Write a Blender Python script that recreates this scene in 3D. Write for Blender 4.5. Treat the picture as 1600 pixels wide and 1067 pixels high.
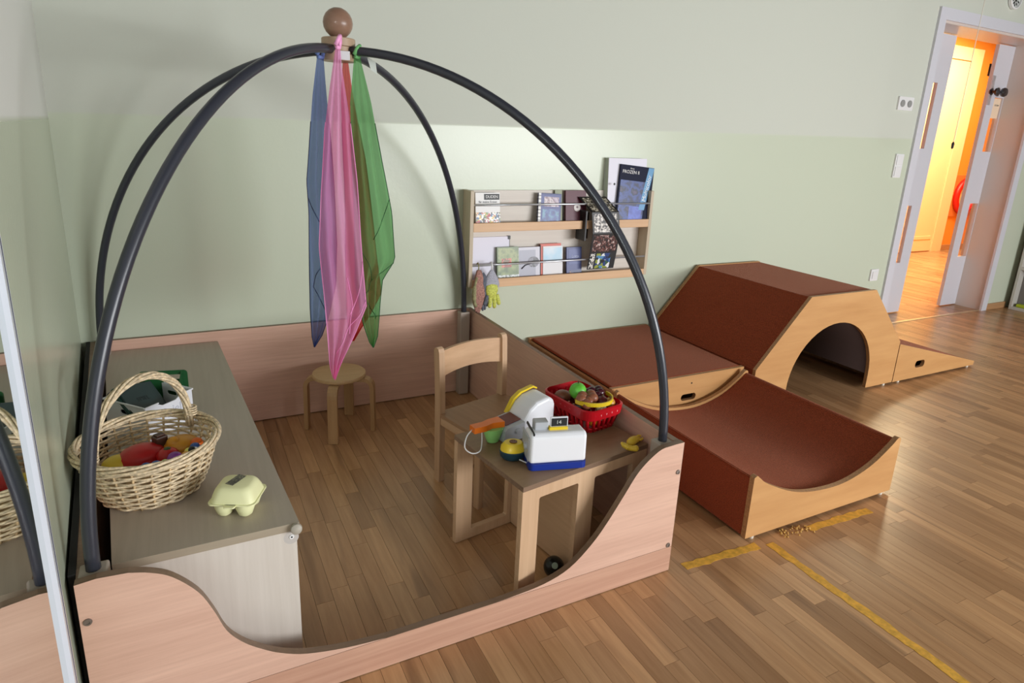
import bpy, bmesh, math, random
from mathutils import Vector, Matrix
random.seed(7)
for o in list(bpy.data.objects): bpy.data.objects.remove(o)
S = bpy.context.scene
COL = S.collection
def lin(c):
    return tuple(((v/255)/12.92 if v/255 <= .04045 else ((v/255+.055)/1.055)**2.4) for v in c[:3]) + (1.0,)

# ------------------------------------------------------------------ camera
F_PX, PPY = 990.80, 484.72
yaw, pitch, roll = .4833, -.2707, .0450
cy, sy, cp, sp = math.cos(yaw), math.sin(yaw), math.cos(pitch), math.sin(pitch)
fwd = Vector((sy*cp, cy*cp, sp)); rt = Vector((cy, -sy, 0)); up = rt.cross(fwd)
r2 = rt*math.cos(roll) + up*math.sin(roll); u2 = -rt*math.sin(roll) + up*math.cos(roll)
cam_d = bpy.data.cameras.new('camera'); cam = bpy.data.objects.new('camera', cam_d); COL.objects.link(cam)
cam.matrix_world = Matrix(((r2.x, u2.x, -fwd.x, .4675), (r2.y, u2.y, -fwd.y, -2.669), (r2.z, u2.z, -fwd.z, 1.2125), (0, 0, 0, 1)))
cam_d.sensor_width = 36; cam_d.lens = F_PX/1600*36; cam_d.shift_y = -(533.5-PPY)/1600
cam_d.clip_start = .02
S.camera = cam
# ------------------------------------------------------------------ world, light, exposure
S.view_settings.view_transform = 'Standard'; S.view_settings.look = 'None'
S.view_settings.gamma = 1; S.view_settings.use_curve_mapping = False
S.view_settings.exposure = 0.62
W = bpy.data.worlds.new('daylight'); S.world = W; W.use_nodes = True
W.node_tree.nodes['Background'].inputs[0].default_value = (.82, .91, 1, 1)
W.node_tree.nodes['Background'].inputs[1].default_value = .35
def area(name, loc, tgt, sx, sy_, power, col):
    d = bpy.data.lights.new(name, 'AREA'); d.shape = 'RECTANGLE'; d.size = sx; d.size_y = sy_; d.energy = power; d.color = col
    o = bpy.data.objects.new(name, d); COL.objects.link(o); o.location = loc
    o.rotation_euler = (Vector(tgt)-Vector(loc)).to_track_quat('-Z', 'Y').to_euler(); return o
area('window_daylight', (4.3, -5.42, 1.12), (1.6, -.6, .85), 3.4, .9, 165, (.97, .985, 1))
area('ceiling_fill', (1.6, -4.3, 2.74), (1.6, -4.0, 0), 1.6, .3, 2, (1, .95, .87))  # weak fill light added out of view, no lamp fixture there
area('hall_lamp_glow', (7.6, 1.2, 2.55), (7.6, 1.3, 0), 2.6, .8, 100, (1, .84, .54))

# ------------------------------------------------------------------ materials
MATS = {}
def nodes(name):
    m = bpy.data.materials.new(name); m.use_nodes = True
    nt = m.node_tree; return m, nt, nt.nodes['Principled BSDF']
def plain(name, c, rough=.5, metal=0, spec=.5, bump=0, bscale=200, var=0, coat=0):
    if name in MATS: return MATS[name]
    m, nt, b = nodes(name); b.inputs['Base Color'].default_value = lin(c)
    b.inputs['Roughness'].default_value = rough; b.inputs['Metallic'].default_value = metal
    b.inputs['Specular IOR Level'].default_value = spec; b.inputs['Coat Weight'].default_value = coat
    if bump or var:
        tc = nt.nodes.new('ShaderNodeTexCoord'); n = nt.nodes.new('ShaderNodeTexNoise'); n.inputs['Scale'].default_value = bscale; n.inputs['Detail'].default_value = 3
        nt.links.new(tc.outputs['Object'], n.inputs['Vector'])
        if bump:
            bp = nt.nodes.new('ShaderNodeBump'); bp.inputs['Strength'].default_value = bump; bp.inputs['Distance'].default_value = .003
            nt.links.new(n.outputs['Fac'], bp.inputs['Height']); nt.links.new(bp.outputs['Normal'], b.inputs['Normal'])
        if var:
            r = nt.nodes.new('ShaderNodeValToRGB'); r.color_ramp.elements[0].position = .3; r.color_ramp.elements[1].position = .7
            r.color_ramp.elements[0].color = lin([max(0, v*(1-var)) for v in c]); r.color_ramp.elements[1].color = lin([min(255, v*(1+var*.6)) for v in c])
            nt.links.new(n.outputs['Fac'], r.inputs['Fac']); nt.links.new(r.outputs['Color'], b.inputs['Base Color'])
    MATS[name] = m; return m
def wood(name, c1, c2, axis='x', fine=55, stretch=.06, rough=.42, spec=.4, tint=False, bump=.05):
    if name in MATS: return MATS[name]
    m, nt, b = nodes(name); N = nt.nodes.new; L = nt.links.new
    tc = N('ShaderNodeTexCoord'); mp = N('ShaderNodeMapping')
    s = [1, 1, 1]; s['xyz'.index(axis)] = stretch
    mp.inputs['Scale'].default_value = s
    src = tc.outputs['Object']
    if tint:
        at = N('ShaderNodeAttribute'); at.attribute_name = 'tint'
        vm = N('ShaderNodeVectorMath'); vm.operation = 'MULTIPLY_ADD'; vm.inputs[1].default_value = (37, 61, 11)
        L(at.outputs['Vector'], vm.inputs[0]); L(tc.outputs['Object'], vm.inputs[2]); src = vm.outputs[0]
    L(src, mp.inputs['Vector'])
    n1 = N('ShaderNodeTexNoise'); n1.inputs['Scale'].default_value = fine; n1.inputs['Detail'].default_value = 5; n1.inputs['Roughness'].default_value = .6
    n2 = N('ShaderNodeTexNoise'); n2.inputs['Scale'].default_value = fine*.16; n2.inputs['Detail'].default_value = 2; n2.inputs['Distortion'].default_value = .6
    L(mp.outputs[0], n1.inputs['Vector']); L(mp.outputs[0], n2.inputs['Vector'])
    mx = N('ShaderNodeMix'); mx.data_type = 'FLOAT'; mx.inputs[0].default_value = .45
    L(n1.outputs['Fac'], mx.inputs[2]); L(n2.outputs['Fac'], mx.inputs[3])
    r = N('ShaderNodeValToRGB'); e = r.color_ramp.elements; e[0].position = .32; e[1].position = .66; e[0].color = lin(c2); e[1].color = lin(c1)
    L(mx.outputs[0], r.inputs['Fac']); out = r.outputs['Color']
    if tint:
        r2_ = N('ShaderNodeValToRGB'); ee = r2_.color_ramp.elements
        ee[0].position = 0; ee[0].color = (.72, .67, .62, 1); ee[1].position = 1; ee[1].color = (1.22, 1.2, 1.16, 1)
        k = r2_.color_ramp.elements.new(.22); k.color = (.88, .84, .80, 1); k = r2_.color_ramp.elements.new(.7); k.color = (1.05, 1.03, 1.0, 1)
        L(at.outputs['Fac'], r2_.inputs['Fac'])
        mm = N('ShaderNodeMix'); mm.data_type = 'RGBA'; mm.blend_type = 'MULTIPLY'; mm.inputs[0].default_value = 1
        L(out, mm.inputs[6]); L(r2_.outputs['Color'], mm.inputs[7]); out = mm.outputs[2]
        # dark heart-wood streaks and small knots
        n3 = N('ShaderNodeTexNoise'); n3.inputs['Scale'].default_value = 9; n3.inputs['Detail'].default_value = 3; n3.inputs['Distortion'].default_value = 1.2
        L(mp.outputs[0], n3.inputs['Vector'])
        r3 = N('ShaderNodeValToRGB'); q = r3.color_ramp.elements; q[0].position = .60; q[0].color = (0, 0, 0, 1); q[1].position = .74; q[1].color = (.6, .6, .6, 1)
        L(n3.outputs['Fac'], r3.inputs['Fac'])
        m2 = N('ShaderNodeMix'); m2.data_type = 'RGBA'; L(r3.outputs['Color'], m2.inputs[0]); L(out, m2.inputs[6]); m2.inputs[7].default_value = lin((88, 56, 36)); out = m2.outputs[2]
    L(out, b.inputs['Base Color'])
    b.inputs['Roughness'].default_value = rough; b.inputs['Specular IOR Level'].default_value = spec
    if bump:
        bp = N('ShaderNodeBump'); bp.inputs['Strength'].default_value = bump; bp.inputs['Distance'].default_value = .002
        L(n1.outputs['Fac'], bp.inputs['Height']); L(bp.outputs['Normal'], b.inputs['Normal'])
    MATS[name] = m; return m
def paint(name, lower, upper, z0, slope, rl, ru):
    """two-coat wall paint: gloss dado below the line, matte above"""
    m, nt, b = nodes(name); N = nt.nodes.new; L = nt.links.new
    g = N('ShaderNodeNewGeometry'); sx = N('ShaderNodeSeparateXYZ'); L(g.outputs['Position'], sx.inputs[0])
    a = N('ShaderNodeMath'); a.operation = 'MULTIPLY_ADD'; a.inputs[1].default_value = -slope; L(sx.outputs['X'], a.inputs[0]); L(sx.outputs['Z'], a.inputs[2])
    mr = N('ShaderNodeMapRange'); mr.inputs['From Min'].default_value = z0-.006; mr.inputs['From Max'].default_value = z0+.006; L(a.outputs[0], mr.inputs['Value'])
    mx = N('ShaderNodeMix'); mx.data_type = 'RGBA'; mx.inputs[6].default_value = lin(lower); mx.inputs[7].default_value = lin(upper); L(mr.outputs[0], mx.inputs[0])
    L(mx.outputs[2], b.inputs['Base Color'])
    m3 = N('ShaderNodeMix'); m3.data_type = 'FLOAT'; m3.inputs[2].default_value = rl; m3.inputs[3].default_value = ru; L(mr.outputs[0], m3.inputs[0]); L(m3.outputs[0], b.inputs['Roughness'])
    n = N('ShaderNodeTexNoise'); n.inputs['Scale'].default_value = 70; n.inputs['Detail'].default_value = 3; L(g.outputs['Position'], n.inputs['Vector'])
    bp = N('ShaderNodeBump'); bp.inputs['Strength'].default_value = .12; bp.inputs['Distance'].default_value = .002
    L(n.outputs['Fac'], bp.inputs['Height']); L(bp.outputs['Normal'], b.inputs['Normal'])
    return m
def carpet(name, c, ridge_axis, scale=420):
    """fine-ribbed needle-felt covering"""
    m, nt, b = nodes(name); N = nt.nodes.new; L = nt.links.new
    tc = N('ShaderNodeTexCoord'); w = N('ShaderNodeTexWave'); w.wave_type = 'BANDS'; w.bands_direction = ridge_axis; w.inputs['Scale'].default_value = scale/6.28*1.0
    w.inputs['Distortion'].default_value = .4; w.inputs['Detail'].default_value = 1
    n = N('ShaderNodeTexNoise'); n.inputs['Scale'].default_value = 340; n.inputs['Detail'].default_value = 3
    n2 = N('ShaderNodeTexNoise'); n2.inputs['Scale'].default_value = 5
    for k in (w, n, n2): L(tc.outputs['Object'], k.inputs['Vector'])
    r = N('ShaderNodeValToRGB'); e = r.color_ramp.elements; e[0].position = .3; e[1].position = .72; e[0].color = lin([v*.72 for v in c]); e[1].color = lin([min(255, v*1.12) for v in c])
    L(n.outputs['Fac'], r.inputs['Fac'])
    mx = N('ShaderNodeMix'); mx.data_type = 'RGBA'; mx.blend_type = 'MULTIPLY'; mx.inputs[0].default_value = .35; L(r.outputs['Color'], mx.inputs[6]); L(w.outputs['Color'], mx.inputs[7])
    L(mx.outputs[2], b.inputs['Base Color']); b.inputs['Roughness'].default_value = .9; b.inputs['Specular IOR Level'].default_value = .1
    b.inputs['Sheen Weight'].default_value = .25; b.inputs['Sheen Roughness'].default_value = .4; b.inputs['Sheen Tint'].default_value = lin((255, 200, 170))
    bp = N('ShaderNodeBump'); bp.inputs['Strength'].default_value = .5; bp.inputs['Distance'].default_value = .003
    L(w.outputs['Fac'], bp.inputs['Height']); L(bp.outputs['Normal'], b.inputs['Normal']); return m
def sheer(name, c, alpha):
    m, nt, b = nodes(name); N = nt.nodes.new; L = nt.links.new
    tr = N('ShaderNodeBsdfTransparent'); tl = N('ShaderNodeBsdfTranslucent'); df = N('ShaderNodeBsdfDiffuse')
    tl.inputs[0].default_value = lin(c); df.inputs[0].default_value = lin(c)
    tr.inputs[0].default_value = lin([int(255*.35+v*.65) for v in c])
    a = N('ShaderNodeMixShader'); a.inputs[0].default_value = .45; L(df.outputs[0], a.inputs[1]); L(tl.outputs[0], a.inputs[2])
    x = N('ShaderNodeMixShader'); x.inputs[0].default_value = alpha; L(tr.outputs[0], x.inputs[1]); L(a.outputs[0], x.inputs[2])
    L(x.outputs[0], nt.nodes['Material Output'].inputs[0]); return m
def printed(name, cols, scale=40, kind='voronoi', rough=.35, seed=0):
    """flat printed picture: irregular patches of ink"""
    m, nt, b = nodes(name); N = nt.nodes.new; L = nt.links.new
    tc = N('ShaderNodeTexCoord'); mp = N('ShaderNodeMapping'); mp.inputs['Location'].default_value = (seed, seed*.7, seed*1.3); L(tc.outputs['Object'], mp.inputs[0])
    nz = N('ShaderNodeTexNoise'); nz.inputs['Scale'].default_value = scale*.6; L(mp.outputs[0], nz.inputs['Vector'])
    vm = N('ShaderNodeVectorMath'); vm.operation = 'MULTIPLY_ADD'; vm.inputs[1].default_value = (.03, .03, .03); L(nz.outputs['Color'], vm.inputs[0]); L(mp.outputs[0], vm.inputs[2])
    if kind == 'voronoi':
        v = N('ShaderNodeTexVoronoi'); v.inputs['Scale'].default_value = scale; L(vm.outputs[0], v.inputs['Vector'])
        sp_ = N('ShaderNodeSeparateColor'); L(v.outputs['Color'], sp_.inputs[0]); fac = sp_.outputs[0]
    else:
        v = N('ShaderNodeTexNoise'); v.inputs['Scale'].default_value = scale; v.inputs['Detail'].default_value = 4; L(vm.outputs[0], v.inputs['Vector']); fac = v.outputs['Fac']
    r = N('ShaderNodeValToRGB'); r.color_ramp.interpolation = 'CONSTANT' if kind == 'voronoi' else 'LINEAR'
    e = r.color_ramp.elements; n = len(cols); lo, hi = (0, 1) if kind == 'voronoi' else (.3, .7)
    e[0].position = lo; e[0].color = lin(cols[0]); e[1].position = lo+(hi-lo)*(n-1)/(n if kind == 'voronoi' else n-1); e[1].color = lin(cols[-1])
    for i in range(1, n-1):
        k = e.new(lo+(hi-lo)*i/(n if kind == 'voronoi' else n-1)); k.color = lin(cols[i])
    L(fac, r.inputs['Fac']); L(r.outputs['Color'], b.inputs['Base Color']); b.inputs['Roughness'].default_value = rough; return m

BEECH = lambda a: wood('beech_'+a, (226, 187, 166), (206, 165, 145), a, 130, .045)
BEECHR = lambda a: wood('beech_rail_'+a, (216, 174, 150), (182, 136, 114), a, 60, .03)
PLYEDGE = wood('ply_edge', (146, 120, 98), (118, 94, 76), 'x', 90, .1)
PALE = lambda a: wood('pale_birch_'+a, (214, 180, 146), (196, 160, 126), a, 60, .05)
SOLID = lambda a: wood('solid_beech_'+a, (214, 180, 146), (190, 152, 118), a, 45, .05)
PLY = lambda a: wood('birch_ply_'+a, (206, 158, 104), (188, 138, 86), a, 26, .12)
PLYE = plain('birch_ply_edge', (176, 130, 88), .5, var=.12, bscale=160)
GREYW = lambda a: wood('grey_maple_'+a, (222, 214, 204), (208, 199, 188), a, 70, .04)
GREYT = lambda a: wood('grey_maple_top_'+a, (186, 174, 160), (172, 160, 146), a, 70, .04)
FLOORM = wood('strip_parquet', (196, 156, 116), (166, 125, 87), 'y', 70, .07, rough=.28, spec=.5, tint=True, bump=.02)
STEEL = plain('brushed_steel', (214, 216, 222), .32, .7)
SCREW = plain('screw_zinc', (136, 124, 116), .45, .6)
BLACK = plain('black_plastic', (18, 18, 20), .45)
WHITEP = plain('white_plastic', (232, 232, 232), .35)
WHITEPAINT = plain('white_door_lacquer', (214, 214, 222), .35)

# ------------------------------------------------------------------ geometry helpers
def link(name, me, mat, parent=None, smooth=False):
    for m in (mat if isinstance(mat, (list, tuple)) else [mat]): me.materials.append(m)
    if smooth:
        for p in me.polygons: p.use_smooth = True
    o = bpy.data.objects.new(name, me); COL.objects.link(o)
    if parent is not None: o.parent = parent
    return o
def from_bm(name, bm, mat, parent=None, smooth=False):
    me = bpy.data.meshes.new(name); bmesh.ops.recalc_face_normals(bm, faces=bm.faces); bm.to_mesh(me); bm.free(); return link(name, me, mat, parent, smooth)
def from_py(name, v, f, mat, parent=None, smooth=False, recalc=True):
    me = bpy.data.meshes.new(name); me.from_pydata([tuple(p) for p in v], [], f); me.update()
    if recalc:
        bm = bmesh.new(); bm.from_mesh(me); bmesh.ops.recalc_face_normals(bm, faces=bm.faces); bm.to_mesh(me); bm.free()
    return link(name, me, mat, parent, smooth)
def bm_box(bm, a, b, bev=0, seg=2, mx=None):
    r = bmesh.ops.create_cube(bm, size=1)
    vs = r['verts']
    for v in vs: v.co = Vector([a[i]+(b[i]-a[i])*(v.co[i]+.5) for i in range(3)])
    if bev:
        es = list({e for v in vs for e in v.link_edges})
        rr = bmesh.ops.bevel(bm, geom=es, offset=bev, segments=seg, affect='EDGES', profile=.5)
        vs = list({v for f in rr['faces'] for v in f.verts} | {v for v in vs if v.is_valid})
    if mx is not None:
        done = set()
        for v in vs:
            if v.is_valid and v not in done: v.co = mx @ v.co; done.add(v)
    return vs
def box(name, a, b, mat, parent=None, bev=.0015, seg=2, mx=None):
    bm = bmesh.new(); bm_box(bm, a, b, bev, seg)
    if mx is not None: bm.transform(mx)
    return from_bm(name, bm, mat, parent)
def prism(name, loops, O, u, v, w, mat, edge=None, parent=None, bev=0):
    """planar outline(s) (first outer, rest holes) in the frame O,u,v extruded by vector w"""
    O, u, v, w = Vector(O), Vector(u), Vector(v), Vector(w)
    bm = bmesh.new(); edges = []
    for lp in loops:
        vs = [bm.verts.new(O+u*p[0]+v*p[1]) for p in lp]
        edges += [bm.edges.new((vs[i], vs[(i+1) % len(vs)])) for i in range(len(vs))]
    if len(loops) == 1:
        faces = [bm.faces.new([e for e in bm.verts])]
    else:
        faces = [g for g in bmesh.ops.triangle_fill(bm, edges=edges, use_beauty=True)['geom'] if isinstance(g, bmesh.types.BMFace)]
    r = bmesh.ops.extrude_face_region(bm, geom=faces)
    bmesh.ops.translate(bm, verts=[g for g in r['geom'] if isinstance(g, bmesh.types.BMVert)], vec=w)
    bmesh.ops.recalc_face_normals(bm, faces=bm.faces)
    n = w.normalized(); mats = [mat]
    if edge is not None:
        mats.append(edge)
        for f in bm.faces:
            if abs(f.normal.dot(n)) < .5: f.material_index = 1
    return from_bm(name, bm, mats, parent)
def tube(name, pts, rad, mat, parent=None, seg=8, closed=False, cap=True, frame=None):
    pts = [Vector(p) for p in pts]; n = len(pts); rads = rad if isinstance(rad, (list, tuple)) else [rad]*n
    V, Fc = [], []; prev = None
    for i, p in enumerate(pts):
        t = (pts[(i+1) % n]-pts[i-1]) if (closed or 0 < i < n-1) else (pts[1]-pts[0] if i == 0 else pts[-1]-pts[-2])
        t.normalize()
        if prev is None:
            a = Vector((0, 0, 1)) if abs(t.z) < .9 else Vector((1, 0, 0)); x = t.cross(a).normalized()
        else: x = (prev-t*prev.dot(t)).normalized()
        prev = x; y = t.cross(x)
        for k in range(seg):
            a = 2*math.pi*k/seg; V.append(p+(x*math.cos(a)+y*math.sin(a))*rads[i])
    m = n if closed else n-1
    for i in range(m):
        for k in range(seg):
            a, b = i*seg+k, i*seg+(k+1) % seg; c, d = ((i+1) % n)*seg+(k+1) % seg, ((i+1) % n)*seg+k
            Fc.append((a, b, c, d))
    if cap and not closed: Fc += [tuple(range(seg))[::-1], tuple(range((n-1)*seg, n*seg))]
    if name is None: return V, Fc
    return from_py(name, V, Fc, mat, parent, True)
def join_vf(name, lst, mat, parent=None, smooth=True):
    V, Fc = [], []
    for v, f in lst:
        o = len(V); V += v; Fc += [tuple(i+o for i in q) for q in f]
    return from_py(name, V, Fc, mat, parent, smooth)
def lathe(name, prof, c, mat, parent=None, seg=24, smooth=True, sx=1, sy_=1, mx=None):
    V, Fc = [], []; n = len(prof)
    for r, z in prof:
        for k in range(seg):
            a = 2*math.pi*k/seg; p = Vector((r*math.cos(a)*sx, r*math.sin(a)*sy_, z))
            if mx is not None: p = mx @ p
            V.append(p+Vector(c))
    for i in range(n-1):
        for k in range(seg): Fc.append((i*seg+k, i*seg+(k+1) % seg, (i+1)*seg+(k+1) % seg, (i+1)*seg+k))
    Fc += [tuple(range(seg))[::-1], tuple(range((n-1)*seg, n*seg))]
    if name is None: return V, Fc
    o = from_py(name, V, Fc, mat, parent, smooth)
    bm = bmesh.new(); bm.from_mesh(o.data); bmesh.ops.remove_doubles(bm, verts=bm.verts, dist=1e-5); bm.to_mesh(o.data); bm.free()
    if smooth: o.data.set_sharp_from_angle(angle=math.radians(42))
    return o
def ball_prof(r, n=10, sq=1.0): return [(max(r*math.sin(math.pi*i/n), .0002), -r*math.cos(math.pi*i/n)*sq) for i in range(n+1)]
def ball(name, r, c, mat, parent=None, seg=18, sq=1.0, sx=1, sy_=1, mx=None): return lathe(name, ball_prof(r, 10, sq), c, mat, parent, seg, True, sx, sy_, mx)
def rrect(w, h, r, n=5, cx=0, cz=0):
    P = []
    for qx, qy, a0 in ((1, 1, 0), (-1, 1, 90), (-1, -1, 180), (1, -1, 270)):
        for i in range(n+1):
            a = math.radians(a0+90*i/n); P.append((cx+qx*(w/2-r)+r*math.cos(a), cz+qy*(h/2-r)+r*math.sin(a)))
    return P
def text(name, s, size, mat, parent, mx, depth=.0004):
    c = bpy.data.curves.new(name, 'FONT'); c.body = s; c.size = size; c.align_x = 'CENTER'; c.align_y = 'CENTER'; c.extrude = depth; c.resolution_u = 3
    t = bpy.data.objects.new('tmp', c); COL.objects.link(t)
    dg = bpy.context.evaluated_depsgraph_get(); me = bpy.data.meshes.new_from_object(t.evaluated_get(dg)); bpy.data.objects.remove(t)
    me.transform(mx); me.name = name; me.materials.clear(); return link(name, me, mat, parent)
def bez(P, n=16):
    """Catmull-Rom through P"""
    P = [Vector(p) for p in P]; Q = [P[0]*2-P[1]]+P+[P[-1]*2-P[-2]]; out = []
    for i in range(1, len(Q)-2):
        for k in range(n):
            t = k/n; a, b, c, d = Q[i-1], Q[i], Q[i+1], Q[i+2]
            out.append(.5*((2*b)+(c-a)*t+(2*a-5*b+4*c-d)*t*t+(3*b-a-3*c+d)*t**3))
    out.append(P[-1]); return out
def thing(name, label, cat, loc=(0, 0, 0), rz=0, group=None):
    o = bpy.data.objects.new(name, None); COL.objects.link(o); o.location = loc; o.rotation_euler = (0, 0, math.radians(rz))
    o.empty_display_size = .05; return tag(o, label, cat, group)
def tag(o, label, cat, group=None):
    o['label'] = label; o['category'] = cat
    if group: o['group'] = group
    return o
def structure(o, label=None):
    o['kind'] = 'structure'
    if label: o['label'] = label
    return o
def stuff(o): o['kind'] = 'stuff'; return o
FACE_Y = Matrix(((1, 0, 0, 0), (0, 0, -1, 0), (0, 1, 0, 0), (0, 0, 0, 1)))     # text standing in x,z, reading from -y
def T(*p): return Matrix.Translation(p)
def RZ(a): return Matrix.Rotation(math.radians(a), 4, 'Z')
def RX(a): return Matrix.Rotation(math.radians(a), 4, 'X')
def RY(a): return Matrix.Rotation(math.radians(a), 4, 'Y')

# ================================================================== ROOM SHELL
LWX = lambda y: .092-.0888*y                      # left wall runs slightly out of square
WALLP = paint('wall_paint_back', (203, 211, 190), (205, 209, 197), 1.215, .017, .30, .75)
WALLL = paint('wall_paint_left', (196, 204, 182), (226, 228, 222), 1.20, 0, .24, .7)
WALLW = plain('wall_paint_plain', (150, 146, 132), .7, bump=.1)
# floor: slab plus single parquet strips
floor = structure(box('floor', (-.4, -5.6, -.20), (14, 2.2, -.0125), plain('floor_screed', (60, 42, 30), .8), None, 0), 'oiled strip parquet floor')
fwdv, cpos = fwd, Vector((.4675, -2.669, 1.2125))
def px_area(x0, x1, y0, y1):
    P = []
    for q in ((x0, y0), (x1, y0), (x1, y1), (x0, y1)):
        d = Vector((q[0], q[1], 0))-cpos; z = d.dot(fwdv)
        if z < .25: return 0
        P.append((800+F_PX*d.dot(r2)/z, PPY-F_PX*d.dot(u2)/z))
    if max(p[0] for p in P) < 0 or min(p[0] for p in P) > 1600 or min(p[1] for p in P) > 1067: return 0
    return abs(sum(P[i][0]*P[(i+1) % 4][1]-P[(i+1) % 4][0]*P[i][1] for i in range(4)))/2
planks = []
PW = .0475
k0 = -28
for k in range(k0, 290):
    x0 = 1.592+k*PW
    if x0 > 13.6: break
    yend = 0.0 if x0 < 4.7 else 2.05
    if x0 > 6.45: y = .0
    y = -2.9-random.random()*.5 if x0 < 6.5 else .24
    while y < yend-1e-3:
        l = random.choice((.22, .28, .33, .38, .45, .52)); y1 = min(y+l, yend)
        if yend-y1 < .1: y1 = yend
        if x0+PW > LWX(y):
            planks.append((px_area(x0, x0+PW, y, y1), x0, y, y1, random.random()))
        y = y1
planks.sort(key=lambda p: -p[0])
def plank_vf(x0, y0, y1):
    g = .0004; a, b, c, d = x0+g, x0+PW-g, y0+g, y1-g
    V = [(a, c, -.013), (b, c, -.013), (b, d, -.013), (a, d, -.013), (a, c, 0), (b, c, 0), (b, d, 0), (a, d, 0)]
    return V, [(4, 5, 6, 7), (0, 1, 5, 4), (1, 2, 6, 5), (2, 3, 7, 6), (3, 0, 4, 7)]
def add_tint(me, vals):
    at = me.attributes.new('tint', 'FLOAT', 'FACE'); at.data.foreach_set('value', vals)
for p in planks[:300]:
    V, Fc = plank_vf(*p[1:4]); me = bpy.data.meshes.new('plank'); me.from_pydata(V, [], Fc); add_tint(me, [p[4]]*5); link('plank', me, FLOORM, floor)
V, Fc, tv = [], [], []
for p in planks[300:]:
    v, f = plank_vf(*p[1:4]); o = len(V); V += v; Fc += [tuple(i+o for i in q) for q in f]; tv += [p[4]]*5
me = bpy.data.meshes.new('plank_field'); me.from_pydata(V, [], Fc); add_tint(me, tv); stuff(link('plank_field', me, FLOORM, floor))
# walls
wb = structure(prism('wall_back', [[(-.3, 0), (4.83, 0), (4.83, 2.06), (6.20, 2.06), (6.20, 0), (6.75, 0), (6.75, 2.8), (-.3, 2.8)]], (0, 0, 0), (1, 0, 0), (0, 0, 1), (0, .24, 0), WALLP), 'green painted back wall')
wl = structure(prism('wall_left', [[(0, 0), (5.7, 0), (5.7, 2.8), (0, 2.8)]], (LWX(0), 0, 0), (.0885, -.9961, 0), (0, 0, 1), (-.15, -.0133, 0), WALLL), 'green painted left wall with mirror')
structure(box('wall_right', (6.56, -5.6, 0), (6.7, 0, 2.8), WALLW, None, 0))
structure(box('ceiling', (-.3, -5.6, 2.8), (6.75, .24, 2.95), plain('ceiling_boards', (100, 92, 84), .9), None, 0))
structure(prism('wall_front', [[(0, 0), (7.2, 0), (7.2, 2.8), (0, 2.8)], [(1.3, .6), (6.3, .6), (6.3, 2.45), (1.3, 2.45)]], (-.3, -5.5, 0), (1, 0, 0), (0, 0, 1), (0, -.2, 0), WALLW))
wf = structure(prism('window_1', [[(1.0, .6), (6.0, .6), (6.0, 2.45), (1.0, 2.45)], [(1.05, .65), (5.95, .65), (5.95, 2.4), (1.05, 2.4)]], (0, -5.62, 0), (1, 0, 0), (0, 0, 1), (0, .06, 0), WHITEPAINT))
for xx in (2.2, 3.45, 4.7): box('mullion', (xx-.03, -5.615, .65), (xx+.03, -5.565, 2.4), WHITEPAINT, wf)
bbm = wood('skirting_oak', (190, 146, 104), (160, 118, 80), 'x', 40, .05)
structure(box('baseboard_back', (6.222, -.012, 0), (6.50, 0, .05), bbm))
structure(box('baseboard_left', (4.3, -.012, 0), (4.79, 0, .05), bbm))
# ------------------------------------------------------------------ door to the corridor
door = bpy.data.objects.new('door_1', None); COL.objects.link(door); structure(door, 'white corridor door with glazed side leaves')
prism('casing', [[(4.803, 0), (4.803, 2.10), (6.21, 2.10), (6.21, 0), (6.14, 0), (6.14, 2.03), (4.873, 2.03), (4.873, 0)]], (0, 0, 0), (1, 0, 0), (0, 0, 1), (0, -.016, 0), WHITEPAINT, None, door)
prism('jamb', [[(4.835, 0), (4.835, 2.055), (6.195, 2.055), (6.195, 0), (6.155, 0), (6.155, 2.015), (4.875, 2.015), (4.875, 0)]], (0, -.001, 0), (1, 0, 0), (0, 0, 1), (0, .242, 0), plain('jamb_lacquer', (214, 200, 192), .35), None, door)
box('threshold', (4.88, -.002, -.01), (6.15, .022, .004), plain('threshold_strip', (220, 196, 160), .3, .6), door)
GLASS = bpy.data.materials.new('clear_glass'); GLASS.use_nodes = True
_n = GLASS.node_tree.nodes; _a = _n.new('ShaderNodeBsdfTransparent'); _g = _n.new('ShaderNodeBsdfGlossy'); _g.inputs['Roughness'].default_value = .03; _m = _n.new('ShaderNodeMixShader'); _m.inputs[0].default_value = .07
_l = GLASS.node_tree.links; _l.new(_a.outputs[0], _m.inputs[1]); _l.new(_g.outputs[0], _m.inputs[2]); _l.new(_m.outputs[0], _n['Material Output'].inputs[0])
def leaf(x0, x1, panes, nm):
    L = prism('door_leaf', [[(x0, .008), (x1, .008), (x1, 2.008), (x0, 2.008)]]+[[(a, z0), (b, z0), (b, z1), (a, z1)] for a, b, z0, z1 in panes], (0, .195, 0), (1, 0, 0), (0, 0, 1), (0, .026, 0), WHITEPAINT, None, door)
    for a, b, z0, z1 in panes:
        box('pane', (a, .205, z0), (b, .209, z1), GLASS, L, 0)
    return L
LL = leaf(4.884, 5.385, [(5.13, 5.275, 1.24, 1.69), (5.13, 5.275, .40, .83)], 'l')
RL = leaf(5.935, 6.154, [(6.03, 6.148, 1.24, 1.64), (6.03, 6.148, .41, .84)], 'r')
for sx_ in (6.04,):
    lathe('door_knob', [(.002, 0), (.026, .002), (.026, .008), (.012, .012), (.012, .03), (.03, .036), (.034, .05), (.028, .062), (.002, .066)], (sx_, .194, 1.675), plain('knob_metal', (96, 96, 100), .3, .9), RL, 20, mx=RX(90))
lathe('door_knob', [(.002, 0), (.024, .002), (.024, .008), (.010, .012), (.010, .03), (.026, .036), (.028, .05), (.002, .062)], (5.955, .194, 1.675), MATS['knob_metal'], RL, 20, mx=RX(90))
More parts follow.
